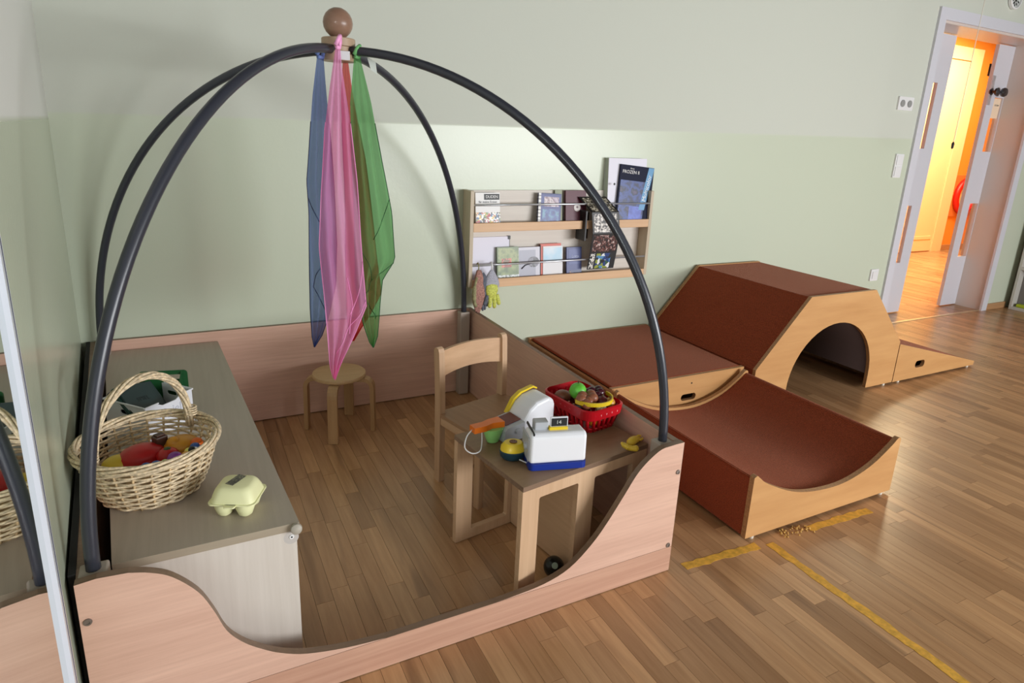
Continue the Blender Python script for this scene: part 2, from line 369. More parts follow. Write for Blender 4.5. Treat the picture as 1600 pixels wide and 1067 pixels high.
box('lock_plate', (5.938, .189, 1.58), (5.972, .194, 1.79), STEEL, RL)
box('notice', (6.036, .206, 1.49), (6.143, .2105, 1.635), plain('notice_paper', (250, 226, 196), .7), RL, 0)
text('notice_lettering', 'ELTERN', .016, BLACK, RL, T(6.10, .2055, 1.585) @ FACE_Y)
# corridor beyond
structure(box('wall_corridor', (4.2, 2.05, 0), (14, 2.2, 2.8), plain('corridor_orange_paint', (236, 158, 62), .6), None, 0), 'orange corridor wall')
structure(box('wall_corridor.001', (4.0, .24, 0), (4.2, 2.05, 2.8), MATS['corridor_orange_paint'], None, 0))
structure(box('wall_corridor.002', (6.76, .1, 0), (14, .238, 2.8), MATS['corridor_orange_paint'], None, 0))
structure(box('wall_corridor.003', (13.8, .24, 0), (14, 2.05, 2.8), MATS['corridor_orange_paint'], None, 0))
structure(box('ceiling.001', (4, .242, 2.8), (14, 2.2, 2.95), MATS['ceiling_boards'], None, 0))
d2 = bpy.data.objects.new('door_2', None); COL.objects.link(d2); structure(d2, 'cream door on the far side of the corridor')
CREAM = plain('cream_lacquer', (246, 226, 180), .4)
prism('casing', [[(7.55, 0), (7.55, 2.42), (9.14, 2.42), (9.14, 0), (8.93, 0), (8.93, 2.28), (7.67, 2.28), (7.67, 0)]], (0, 2.05, 0), (1, 0, 0), (0, 0, 1), (0, -.03, 0), CREAM, None, d2)
box('door_leaf', (7.68, 2.03, .01), (8.92, 2.049, 2.27), CREAM, d2)
box('kick_rail', (7.72, 2.024, .16), (8.88, 2.03, .20), CREAM, d2)
structure(box('baseboard_corridor', (9.15, 2.035, 0), (13.7, 2.05, .07), bbm))
hc = thing('fire_hose_cabinet', 'orange wall plate with red ring hose reel in the corridor', 'hose cabinet', (9.40, 2.05, .70))
box('plate', (-.29, -.02, -.26), (.29, 0, .26), plain('hose_plate', (214, 130, 66), .5), hc)
tube('hose_ring', [(.2*math.cos(a*math.pi/16), -.045, .2*math.sin(a*math.pi/16)) for a in range(32)], .036, plain('hose_red', (206, 24, 18), .4), hc, 10, True)
lathe('hub', [(.002, 0), (.15, .002), (.15, .02), (.05, .03), (.002, .03)], (0, -.02, 0), plain('hose_hub', (206, 200, 160), .5), hc, 24, mx=RX(90))
ch = thing('coat_hook', 'small dark hook high on the orange corridor wall', 'hook', (9.37, 2.05, 2.2))
tube('hook_body', [(0, -.004, .06), (0, -.03, .03), (0, -.05, -.03), (0, -.09, -.04), (0, -.11, .0)], .012, BLACK, ch)
box('hook_plate', (-.02, -.006, -.05), (.02, 0, .09), BLACK, ch)
# ------------------------------------------------------------------ wall fittings
def socket_plate(nm, label, cat, c, w, h, discs, rockers):
    t = thing(nm, label, cat, c)
    prism('plate', [rrect(w, h, .006)], (0, 0, 0), (1, 0, 0), (0, 0, 1), (0, -.011, 0), WHITEP, None, t)
    for x, z in discs:
        lathe('socket_well', [(.0195, 0), (.0215, .002), (.0215, .004), (.0195, .004)], (x, -.0108, z), plain('socket_shade', (150, 150, 148), .5), t, 20, mx=RX(90))
        for s in (-1, 1): lathe('pin_hole', [(.0005, 0), (.003, 0), (.003, .0012), (.0005, .0012)], (x+s*.0095, -.0108, z), BLACK, t, 8, mx=RX(90))
    for x, z, a, b in rockers: box('rocker', (x-a/2, -.0165, z-b/2), (x+a/2, -.0105, z+b/2), WHITEP, t, .002)
    return t
socket_plate('double_socket', 'white double power socket high beside the door', 'socket', (4.64, 0, 1.509), .152, .082, [(-.036, 0), (.036, 0)], [])
socket_plate('light_switch', 'white double light switch below the high socket', 'switch', (4.69, 0, 1.121), .082, .152, [], [(0, .036, .062, .062), (0, -.036, .062, .062)])
socket_plate('data_outlet', 'small white outlet low on the wall behind the tunnel', 'outlet', (4.668, 0, .386), .08, .082, [], [(0, 0, .05, .05)])
ck = thing('wall_dial', 'small round white dial above the door at the top edge', 'dial', (5.60, 0, 2.245))
lathe('rim', [(.06, 0), (.07, .004), (.07, .022), (.062, .026), (.058, .022), (.058, .004)], (0, 0, 0), WHITEP, ck, 28, mx=RX(90))
lathe('face', [(.0005, 0), (.06, 0), (.06, .014), (.0005, .014)], (0, 0, 0), plain('dial_face', (206, 210, 206), .5), ck, 28, mx=RX(90))
for k in range(12):
    a = k*math.pi/6; box('mark', (-.004, -.0165, .033), (.004, -.0135, .05), BLACK, ck, 0, mx=RY(math.degrees(a)))
for a, l in ((200, .035), (150, .026)): box('hand', (-.003, -.018, 0), (.003, -.016, l), BLACK, ck, 0, mx=RY(a))
cord = thing('pull_cord', 'thin white pull cord with dark toggle hanging before the door', 'cord', (4.55, -.4, 2.8))
tube('cord_line', [(0, 0, 0), (0, 0, -.8), (0, 0, -1.52)], .0022, plain('cord_white', (222, 214, 200), .7), cord, 6)
lathe('toggle', [(.001, 0), (.006, .006), (.008, .03), (.004, .04), (.001, .042)], (0, 0, -1.56), BLACK, cord, 12)
# ------------------------------------------------------------------ mirror on the left wall
mdir = Vector((.0885, -.9961, 0)); mn = Vector((.9961, .0885, 0))
mir = thing('wall_mirror', 'tall wall mirror with white aluminium edge on the left wall', 'mirror', (0, 0, 0))
mo = Vector((LWX(-1.62), -1.62, 0))
MIR = plain('mirror_silver', (225, 232, 230), .02, 1)
prism('mirror_glass', [[(.03, .06), (1.15, .06), (1.15, 1.75), (.03, 1.75)]], mo+mn*.001, mdir, (0, 0, 1), mn*.005, MIR, None, mir)
ALU = plain('white_aluminium', (228, 232, 242), .3, .2)
prism('frame', [[(0, .03), (1.18, .03), (1.18, 1.78), (0, 1.78)], [(.03, .06), (1.15, .06), (1.15, 1.75), (.03, 1.75)]], mo+mn*.001, mdir, (0, 0, 1), mn*.012, ALU, None, mir)
prism('frame_seam', [[(-.0, .03), (.002, .03), (.002, 1.78), (-.0, 1.78)]], mo+mn*.0132+mdir*.012, mdir, (0, 0, 1), mn*.0006, plain('seam_grey', (70, 76, 90), .5), None, mir)
# ------------------------------------------------------------------ right-hand shelf unit
cub = thing('shelf_unit', 'grey white cubby shelf at the right edge of the room', 'shelf', (6.50, -.05, 0))
SHW = plain('shelf_melamine', (196, 192, 184), .4)
# open front faces the room (-x)
box('side_panel', (-.03, -.02, 0), (.05, 0, 1.05), SHW, cub); box('side_panel', (-.03, -.98, 0), (.05, -.96, 1.05), SHW, cub)
for z in (0.0, .33, .66, 1.03): box('shelf_board', (-.03, -.96, z), (.05, -.02, z+.025), SHW, cub)
box('back_panel', (.04, -.96, .02), (.05, -.02, 1.03), plain('shelf_back', (120, 116, 112), .6), cub)
tag(box('toy_tray', (6.485, -.32, .0255), (6.535, -.09, .05), plain('lime_plastic', (176, 190, 40), .4), None, .006), 'lime green tray on the bottom of the right edge cubby shelf', 'tray')

# ================================================================== PLAY PEN WITH DOME
HUB = Vector((.892, -.745)); H = .412
pen = thing('play_pen', 'beech play pen with four dark tube arches meeting under a wooden ball', 'play pen')
dip = [(.321, .410), (.356, .399), (.391, .378), (.431, .331), (.455, .278), (.474, .225), (.502, .186), (.537, .155), (.574, .130), (.625, .108), (.708, .091), (.80, .0825)]
Ls = [(.238, .0825), (.238, .409), (.272, .413)]+[tuple(p[:2]) for p in bez([(a, b, 0) for a, b in dip], 4)]
Rp = [(1.08, .0825), (1.126, .084), (1.219, .092), (1.295, .117), (1.361, .171), (1.407, .227), (1.452, .293), (1.498, .359), (1.557, .404), (1.6, .412), (1.645, .414)]
Rs = [tuple(p[:2]) for p in bez([(a, b, 0) for a, b in Rp], 4)]+[(1.645, .0825)]
prism('front_shoulder', [Ls], (0, -1.485, 0), (1, 0, 0), (0, 0, 1), (0, .018, 0), BEECH('x'), PLYEDGE, pen)
prism('front_shoulder', [Rs], (0, -1.485, 0), (1, 0, 0), (0, 0, 1), (0, .018, 0), BEECH('x'), PLYEDGE, pen)
prism('front_rail', [[(.238, .002), (1.645, .002), (1.645, .082), (.238, .082)]], (0, -1.4855, 0), (1, 0, 0), (0, 0, 1), (0, .0185, 0), BEECHR('x'), PLYEDGE, pen)
BEECHD = BEECH
prism('back_board', [[(.14, .004), (1.627, .004), (1.627, H), (.14, H)]], (0, -.004, 0), (1, 0, 0), (0, 0, 1), (0, -.018, 0), BEECH('x'), PLYEDGE, pen)
prism('right_board', [[(-.004, .004), (-1.467, .004), (-1.467, H), (-.004, H)]], (1.645, 0, 0), (0, 1, 0), (0, 0, 1), (-.018, 0, 0), BEECH('y'), PLYEDGE, pen)
ld = Vector((.118, -1.463, 0)).normalized(); ln = Vector((-ld.y, ld.x, 0))
prism('left_board', [[(0, .004), (1.466, .004), (1.466, H-.004), (0, H-.004)]], (.121, -.004, 0), ld, (0, 0, 1), ln*.018, BEECH('y'), PLYEDGE, pen)
bk = prism('gap_shade_strip', [[(.0, .004), (1.452, .004), (1.452, H-.002), (.0, H-.002)]], Vector((.121, -.004, 0))-ln*.0125, ld, (0, 0, 1), ln*.0120, plain('gap_shade_black', (14, 13, 13), .8), None, pen)  # added black strip standing in for the shade between left board and wall
TUBE = plain('tube_anthracite', (50, 53, 63), .32, 0, .6)
POSTM = plain('post_grey_beige', (172, 160, 148), .45)
bases = [(1.603, -1.443), (1.588, -.052), (.264, -1.445), (.162, -.05)]
for (bx_, by_) in bases:
    sx_ = .024
    p = box('corner_post', (bx_-sx_, by_-.021, .003), (bx_+sx_, by_+.021, .409), POSTM, pen, .004)
    a = Vector((bx_, by_))-HUB; L = a.length; d = a/L
    pts = []
    for i in range(41):
        t = math.radians(90*i/40); r = L*math.cos(t); z = .40+1.017*math.sin(t)
        if r < .03: r = .03
        pts.append((HUB.x+d.x*r, HUB.y+d.y*r, z))
    tube('arch_tube', pts[:-1], .0125, TUBE, pen, 12)
hub = lathe('hub', [(.002, 1.388), (.046, 1.388), (.046, 1.412), (.040, 1.414), (.040, 1.425), (.046, 1.427), (.046, 1.446), (.044, 1.448), (.018, 1.449), (.018, 1.452), (.002, 1.452)], (HUB.x, HUB.y, 0), wood('hub_beech', (186, 160, 134), (168, 142, 116), 'z', 40, .1), pen, 32)
ball('finial_ball', .0405, (HUB.x, HUB.y, 1.4875), wood('finial_beech', (160, 128, 108), (138, 106, 88), 'x', 40, .3, .3), hub, 28)
for (x, z) in ((.250, .328), (1.634, .325), (1.631, .09)):
    s = lathe('screw', [(.0005, 0), (.0075, 0), (.007, .002), (.004, .0022), (.0035, .0008), (.0005, .0008)], (x, -1.4852, z), SCREW, pen, 14, mx=RX(90))

box('hub_label', (HUB.x-.006, HUB.y-.0485, 1.389), (HUB.x+.026, HUB.y-.0455, 1.412), plain('label_white', (220, 222, 224), .5), hub, .0005, mx=T(HUB.x, HUB.y, 0) @ RZ(-8) @ T(-HUB.x, -HUB.y, 0))
# ------------------------------------------------------------------ silk scarves
def scarf(name, label, col, alpha, yoff, lefts, rights, ztop, hemdark, folds=(), amp=.012, waves=3):
    """lefts/rights: (z, x) silhouette; lower edge zig-zags between hanging corners"""
    t = thing(name, label, 'scarf', (HUB.x, HUB.y+yoff, ztop), 0, 'sheer scarves tied under the dome hub')
    def ev(tab, z):
        for (z0, x0), (z1, x1) in zip(tab, tab[1:]):
            if z1 <= z <= z0: return x0+(x1-x0)*(z0-z)/(z0-z1+1e-9)
        return tab[-1][1] if z < tab[-1][0] else tab[0][1]
    NU, NV = 26, 48; V, Fc = [], []; zb = min(lefts[-1][0], rights[-1][0])
    for j in range(NV+1):
        z = ztop+(zb-ztop)*j/NV; a, b = ev(lefts, z), ev(rights, z); wd = b-a; f = min(1, j/14)
        for i in range(NU+1):
            s = i/NU
            y = amp*f*math.sin(s*math.pi*2*waves+.9*math.sin(j*.11)+yoff*60)+.004*math.sin(s*19+j*.25)*f
            V.append((a+wd*s-HUB.x, y, z-ztop))
    for j in range(NV):
        for i in range(NU): a = j*(NU+1)+i; Fc.append((a, a+1, a+NU+2, a+NU+1))
    m = sheer('silk_'+name, col, alpha)
    from_py('cloth', V, Fc, m, t, True, False)
    hm = plain('hem_'+name, hemdark, .6)
    Lp = [V[j*(NU+1)] for j in range(10, NV+1)]; Rp_ = [V[j*(NU+1)+NU] for j in range(NV, 9, -1)]
    tube('hem', Lp+Rp_, .0013, hm, t, 5)
    # folded-over corners: zig-zag inner hems lying on the cloth
    for (s0, j0), (s1, j1) in folds:
        pts = []
        for q in range(13):
            f = q/12; jj = j0+(j1-j0)*f; a = int(round(jj))*(NU+1)+int(round((s0+(s1-s0)*f)*NU)); b = V[min(a, len(V)-1)]
            pts.append(Vector((b[0], b[1]-.004, ztop*0+(zb-ztop)*jj/NV)))
        tube('hem_fold', bez(pts[::3], 4), .0011, hm, t, 5)
    tube('knot', [(lefts[0][1]-HUB.x-.004, -.018, .0), (lefts[0][1]-HUB.x+.004, -.022, .018), (rights[0][1]-HUB.x, 0, .026), (rights[0][1]-HUB.x+.004, .018, .012), (rights[0][1]-HUB.x-.002, .006, -.004), (lefts[0][1]-HUB.x, -.014, -.004)], .0055, plain('knot_'+name, col, .7), t, 8)
    return t
scarf('blue_scarf', 'dark blue sheer scarf, leftmost of those hanging from the dome', (104, 126, 184), .46, -.035,
      [(1.395, .826), (1.29, .809), (1.06, .782), (.97, .785), (.80, .781), (.68, .778), (.598, .780), (.565, .785)],
      [(1.395, .843), (1.32, .846), (1.206, .852), (1.025, .858), (.874, .862), (.756, .856), (.66, .832), (.60, .810), (.565, .787)], 1.395, (22, 30, 66), (((0, 22), (.8, 30)), ((.8, 30), (.1, 37)), ((.1, 37), (1, 43))))
scarf('pink_scarf', 'bright pink sheer scarf hanging longest of the dome scarves', (255, 176, 224), .60, -.075,
      [(1.42, .868), (1.327, .852), (1.205, .833), (1.025, .816), (.875, .807), (.737, .816), (.594, .821), (.51, .824), (.468, .833)],
      [(1.42, .880), (1.364, .884), (1.244, .902), (1.063, .918), (.91, .927), (.749, .937), (.687, .940), (.607, .904), (.556, .879), (.52, .860), (.468, .836)], 1.42, (246, 160, 214), (((1, 36), (.42, 44)), ((.55, 32), (.75, 41)), ((1, 30), (.62, 38))))
scarf('green_scarf', 'green sheer scarf, rightmost of those hanging from the dome', (116, 188, 116), .46, -.03,
      [(1.405, .928), (1.279, .913), (1.10, .912), (.93, .916), (.75, .915), (.625, .935), (.56, .955), (.542, .966)],
      [(1.405, .944), (1.378, .95), (1.283, .973), (1.12, 1.0), (.966, 1.029), (.82, 1.040), (.76, 1.0), (.70, .992), (.577, .981), (.542, .968)], 1.405, (28, 84, 44), (((1, 22), (.5, 29)), ((1, 33), (.25, 39)), ((.25, 39), (.9, 43)), ((.1, 30), (.6, 36))))
scarf('red_scarf', 'red sheer scarf half hidden behind the green one on the dome', (232, 92, 88), .50, .03,
      [(1.40, .910), (1.296, .903), (1.118, .904), (.93, .908), (.752, .904), (.628, .902), (.55, .913)],
      [(1.40, .924), (1.30, .938), (1.119, .970), (.908, .996), (.786, 1.007), (.698, 1.016), (.621, .972), (.55, .920)], 1.40, (160, 20, 26), (((1, 36), (.2, 42)), ((.2, 34), (.9, 40))))
tg = thing('paper_tag', 'small white care tag hanging beside the green scarf knot', 'tag', (.966, -.785, 1.41))
prism('tag_card', [[(-.004, -.008), (.020, -.018), (.024, -.052), (.006, -.040)]], (0, 0, 0), (1, 0, 0), (0, 0, 1), (0, .0008, 0), plain('tag_paper', (214, 222, 214), .6), None, tg)
tube('tag_string', [(-.014, 0, .004), (-.006, 0, .0), (.002, 0, -.012)], .0008, WHITEP, tg, 5)

# ================================================================== STORAGE BENCH
bench = thing('storage_bench', 'grey maple toy chest with flat lid along the pen left side', 'chest')
lid = [(.165, -.03), (.544, -.03), (.636, -1.39), (.285, -1.392)]
def inset(P, d):
    c = Vector((sum(p[0] for p in P)/4, sum(p[1] for p in P)/4))
    return [((p[0]-c.x)*(1-d/.18)+c.x, (p[1]-c.y)*(1-d/.69)+c.y) for p in P]
prism('lid', [lid], (0, 0, .355), (1, 0, 0), (0, 1, 0), (0, 0, .018), GREYT('y'), wood('lid_edge', (176, 164, 144), (164, 150, 130), 'x', 60, .05), bench)
bi = inset(lid, .005)
def panel(nm, a, b, t, z0, z1, m):
    a, b = Vector((*a, 0)), Vector((*b, 0)); u = (b-a); n = Vector((-u.y, u.x, 0)).normalized()
    prism(nm, [[(0, z0), (1, z0), (1, z1), (0, z1)]], a, u, (0, 0, 1), n*t, m, None, bench)
panel('front_panel', bi[3], bi[2], .018, .002, .354, GREYW('z'))
panel('side_panel', (bi[2][0]-.0012, bi[2][1]+.0185), (bi[1][0], bi[1][1]-.0185), .017, .002, .354, GREYW('z'))
panel('rear_panel', bi[1], bi[0], .018, .002, .354, GREYW('z'))
panel('side_panel', (bi[0][0], bi[0][1]-.0185), (bi[3][0]+.001, bi[3][1]+.0185), .017, .002, .354, GREYW('z'))
kn = lathe('corner_stop', [(.001, 0), (.011, .001), (.0125, .006), (.0115, .012), (.006, .016), (.001, .0165)], (.628, -1.391, .362), plain('grey_cap', (176, 168, 154), .5), bench, 18, mx=RX(80))
lathe('hinge_plate', [(.001, 0), (.016, 0), (.016, .0015), (.001, .0015)], (.618, -1.3838, .336), plain('plate_grey', (196, 190, 184), .5), bench, 18, mx=RX(90))
lathe('hinge_screw', [(.0005, 0), (.0055, 0), (.005, .002), (.0005, .002)], (.619, -1.3852, .338), plain('screw_light', (236, 236, 236), .4), bench, 12, mx=RX(90))
for dx in (0.0,):
    lathe('screw_slot', [(.0003, 0), (.002, 0), (.002, .0006), (.0003, .0006)], (.619, -1.3872, .338), BLACK, bench, 8, mx=RX(90))
LZ = .373
# ------------------------------------------------------------------ wicker basket
wk = plain('wicker_peeled', (226, 206, 172), .55, bump=.1, bscale=120, var=.2)
wk2 = plain('wicker_tan', (204, 176, 134), .55, var=.22, bscale=80)
wb_ = thing('wicker_basket', 'round wicker basket with hooped handle, toys inside', 'basket', (.350, -1.115, LZ))
def brad(z): # radius of wall at height z (0..0.125)
    t = z/.125; return .098+.046*(t**.75)
NS = 24; rows = []
for j in range(16):
    z = .007+j*.0073; pts = []
    for k in range(NS*4):
        a = 2*math.pi*k/(NS*4); ph = math.cos(NS/2*a+(math.pi if j % 2 else 0))
        r = brad(z)+.0040*ph; pts.append((r*math.cos(a), r*math.sin(a), z+.0012*math.sin(3*a+j)))
    rows.append(tube(None, pts, .0028, None, None, 6, True))
stuff(join_vf('woven_wall', rows, wk, wb_))
st = []
for k in range(NS):
    a = 2*math.pi*k/NS+.06; st.append(tube(None, [((brad(z))*math.cos(a), (brad(z))*math.sin(a), z) for z in (.002, .03, .06, .09, .122)], .0026, None, None, 6))
stuff(join_vf('stake_set', st, wk2, wb_))
lathe('woven_base', [(.001, 0), (.097, 0), (.1, .004), (.097, .008), (.001, .008)], (0, 0, 0), wk2, wb_, 36)
rm = []
for q in range(5):
    pts = []
    for k in range(120):
        a = 2*math.pi*k/120; b = 3*a+q*math.pi*2/5
        r = .1455+.0056*math.cos(b); pts.append((r*math.cos(a), r*math.sin(a), .124+.0075*math.sin(b)))
    rm.append(tube(None, pts, .0036, None, None, 6, True))
stuff(join_vf('braided_rim', rm, wk, wb_))
hd = []
ha = Vector((math.cos(math.radians(43)), math.sin(math.radians(43)), 0)); hn = Vector((-ha.y, ha.x, 0))
for q in range(6):
    pts = []
    for i in range(61):
        t = math.pi*i/60; c = ha*(-.127*math.cos(t))+Vector((-.006, .012, .10+.172*math.sin(t)**.8)); b = i*.15+q*math.pi/3
        rad = ha*(-math.cos(t))+Vector((0, 0, math.sin(t)))
        pts.append(c+rad.normalized()*.0062*math.cos(b)+hn*.0074*math.sin(b))
    hd.append(tube(None, pts, .0034, None, None, 6))
stuff(join_vf('handle', hd, wk, wb_))
for s in (-1, 1):
    lp = []
    for q in range(4):
        zc = .132+.006*q
        lp.append(tube(None, [ha*(s*.132+.011*math.cos(a))+Vector((-.004, .008, 0))+hn*.012*math.sin(a)+Vector((0, 0, zc)) for a in [2*math.pi*k/16 for k in range(16)]], .0024, None, None, 5, True))
    lp.append(tube(None, [ha*s*.147+hn*.008+Vector((0, 0, .14)), ha*s*.152+hn*.010+Vector((0, 0, .118)), ha*s*.150+hn*.002+Vector((0, 0, .10)), ha*s*.152-hn*.006+Vector((0, 0, .118))], .0026, None, None, 5))
    stuff(join_vf('handle_lashing', lp, wk, wb_))
# toys in the basket
BC = Vector((.350, -1.115, LZ))
def squash(name, label, cat, c, r, mat, sq=.7, sx_=1, sy_=1, rz=0, stem=None):
    t = thing(name, label, cat, c, rz)
    ball('body', r, (0, 0, 0), mat, t, 20, sq, sx_, sy_)
    return t
def pl(n, c, rough=.35): return plain(n, c, rough)
t = squash('red_toy_pepper', 'large red toy vegetable in the wicker basket', 'toy food', BC+Vector((-.016, -.006, .088)), .044, pl('toy_red', (190, 30, 32)), .62, 1.15, .95, 20)
tube('stalk', [(.045, 0, .004), (.055, .004, .010), (.066, .004, .008)], .006, pl('toy_green_dark', (60, 80, 30)), t)
t = squash('toy_lemon', 'yellow toy lemon at the left inside the wicker basket', 'toy food', BC+Vector((-.062, -.016, .084)), .026, pl('toy_yellow', (226, 196, 60)), .75, 1.3, 1, 10)
ball('nipple', .008, (.033, 0, 0), MATS['toy_yellow'], t, 10)
t = squash('toy_cheese', 'amber toy cheese lump at the right inside the wicker basket', 'toy food', BC+Vector((.066, .012, .092)), .036, pl('toy_amber', (214, 150, 44)), .6, 1.1, 1, 30)
ball('bump', .016, (-.018, 0, .012), MATS['toy_amber'], t, 12)
t = squash('red_toy_tomato', 'smaller red toy tomato among toys in wicker basket', 'toy food', BC+Vector((.038, -.034, .092)), .024, MATS['toy_red'], .8)
ball('calyx', .008, (0, 0, .018), MATS['toy_green_dark'], t, 8, .4)
box_t = thing('brown_toy_block', 'small dark brown toy block in the wicker basket', 'toy', BC+Vector((.022, .018, .108)), 30)
box('body', (-.014, -.012, -.012), (.014, .012, .014), pl('toy_brown', (76, 48, 38)), box_t, .003); box('top_plate', (-.010, -.008, .014), (.010, .008, .018), MATS['toy_brown'], box_t, .001)
bd = thing('bead_snake', 'string of coloured wooden beads lying at the basket front', 'bead string', BC)
bl = [(-.004, -.082, .094, .013, (36, 92, 176)), (.016, -.082, .095, .013, (44, 100, 186)), (.033, -.078, .097, .009, (200, 222, 150)), (.053, -.067, .098, .017, (140, 66, 160)), (.075, -.060, .097, .011, (240, 170, 70)), (.0815, -.047, .100, .010, (240, 232, 120)), (.088, -.052, .106, .008, (24, 24, 26)), (.094, -.046, .100, .009, (240, 240, 236)), (.0945, -.030, .100, .012, (52, 88, 160)), (.099, -.010, .101, .014, (236, 112, 40))]
for i, (x, y, z, r, c) in enumerate(bl): ball('bead', r, (x, y, z), pl('bead_paint_%d' % i, c, .3), bd, 14, .95)
tube('bead_thread', [Vector(b[:3]) for b in bl], .002, WHITEP, bd, 5)
# ------------------------------------------------------------------ egg carton
eg = thing('egg_carton', 'pale yellow toy egg carton on the chest lid', 'egg carton', (.522, -1.288, LZ), -25)
eg.scale = (1, 1, 1.1); EGM = plain('carton_yellow', (240, 240, 188), .5)
for sx_ in (-1, 1):
    for sy__ in (-1, 1):
        lathe('egg_cup', [(.001, 0), (.008, .0005), (.015, .006), (.0205, .020), (.0215, .034), (.001, .034)], (sx_*.0225, sy__*.0205, 0), EGM, eg, 18)
prism('flange', [rrect(.102, .090, .012)], (0, 0, .0325), (1, 0, 0), (0, 1, 0), (0, 0, .003), EGM, None, eg)
bm = bmesh.new(); prev = None
for z, w_, h_, r_ in ((.0355, .095, .085, .016), (.046, .090, .080, .018), (.057, .081, .071, .019), (.0625, .072, .062, .018), (.0645, .060, .050, .014)):
    ring = [bm.verts.new((x, y, z)) for x, y in rrect(w_, h_, r_)]
    if prev:
        for i in range(len(ring)): bm.faces.new((prev[i], prev[(i+1) % len(ring)], ring[(i+1) % len(ring)], ring[i]))
    prev = ring
bm.faces.new(prev)
from_bm('lid', bm, EGM, eg, True)
prism('label', [[(-.010, -.022), (.010, -.022), (.010, .022), (-.010, .022)]], (-.004, .006, .0646), (.94, -.34, 0), (.34, .94, 0), (0, 0, .0004), printed('carton_label', [(60, 58, 50), (96, 92, 80), (150, 146, 120), (48, 46, 40), (80, 78, 70)], 230), None, eg)
prism('clasp', [rrect(.024, .012, .004)], (.0, -.048, .0325), (1, 0, 0), (0, 1, 0), (0, 0, .003), EGM, None, eg)
# ------------------------------------------------------------------ white tote bin with boxes
bn = thing('white_bin', 'white embossed plastic bin of boxes behind the wicker basket', 'bin', (.338, -.757, LZ), 42)
BWH = plain('bin_white', (226, 228, 234), .4)
def tub(parent, w, d, h, t, mat, nm='wall', dipx=0, holes=True, z0=0):
    for s in (-1, 1):
        o = rrect(.036, .013, .006, 4, 0, h-.026)
        prism(nm, [[(-w/2, 0), (w/2, 0), (w/2, h), (w*.28, h), (w*.14, h-dipx), (-w*.14, h-dipx), (-w*.28, h), (-w/2, h)]], (0, s*(d/2-t/2)-t/2, z0), (1, 0, 0), (0, 0, 1), (0, t, 0), mat, None, parent)
        prism(nm, [[(-d/2+t, 0), (d/2-t, 0), (d/2-t, h), (-d/2+t, h)]]+([o] if holes else []), (s*(w/2-t/2)-t/2, 0, z0), (0, 1, 0), (0, 0, 1), (t, 0, 0), mat, None, parent)
    box('bottom', (-w/2, -d/2, z0), (w/2, d/2, z0+t), mat, parent, 0)
tub(bn, .152, .150, .098, .003, BWH, 'wall', .012)
text('embossed_lettering', 'Spiel', .034, plain('emboss_shade', (206, 208, 218), .4), bn, T(.006, -.0755, .062) @ FACE_Y, .0012)
for s in (-1, 1):
    box('rim', (-.078, s*.077-.002, .096), (-.035, s*.077+.002, .100), BWH, bn, .001); box('rim', (.035, s*.077-.002, .096), (.078, s*.077+.002, .100), BWH, bn, .001)
    box('rim', (s*.078-.002, -.077, .096), (s*.078+.002, .077, .100), BWH, bn, .001)
GRN = plain('box_green', (30, 82, 44), .4)
gb = thing('green_box', 'dark green plastic box with grip hole standing in the white bin', 'box', (.366, -.722, LZ+.0055), -12)
prism('wall', [rrect(.128, .128, .010, 4, 0, .064), rrect(.052, .015, .007, 4, .022, .108)], (0, .040, 0), (1, 0, 0), (0, 0, 1), (0, .003, 0), GRN, None, gb)
prism('wall', [[(0, 0), (.06, 0), (.06, .085), (0, .124)]], (.047, .040, 0), (0, -1, 0), (0, 0, 1), (.003, 0, 0), GRN, None, gb)
prism('wall', [[(0, 0), (.06, 0), (.06, .124), (0, .085)]], (-.05, -.020, 0), (0, 1, 0), (0, 0, 1), (.003, 0, 0), GRN, None, gb)
box('bottom', (-.05, -.020, 0), (.05, .040, .003), GRN, gb, 0)
TEAL = plain('box_teal', (26, 62, 58), .35)
tb = thing('teal_case', 'dark teal flat case leaning in the white bin', 'case', (.318, -.764, LZ+.086), 34)
mxt = RX(38) @ RY(12)
box('shell', (-.058, -.050, -.008), (.058, .052, .004), TEAL, tb, .003, mx=mxt)
box('cover', (-.055, -.047, .004), (.055, .049, .010), plain('case_dark', (20, 44, 46), .3), tb, .002, mx=mxt)
text('cover_lettering', 'SPIEL', .018, plain('case_print', (14, 24, 28), .4), tb, mxt @ T(0, -.004, .0102), .0003)
PUR = plain('box_purple', (50, 34, 66), .35)
pb = thing('purple_case', 'dark purple case at the back left of the white bin', 'case', (.284, -.738, LZ+.072), 42)
mxp = RX(52)
box('shell', (-.036, -.05, -.010), (.036, .046, .004), PUR, pb, .006, mx=mxp)
box('cover', (-.030, -.043, .004), (.030, .040, .008), plain('purple_dark', (38, 26, 54), .3), pb, .002, mx=mxp)

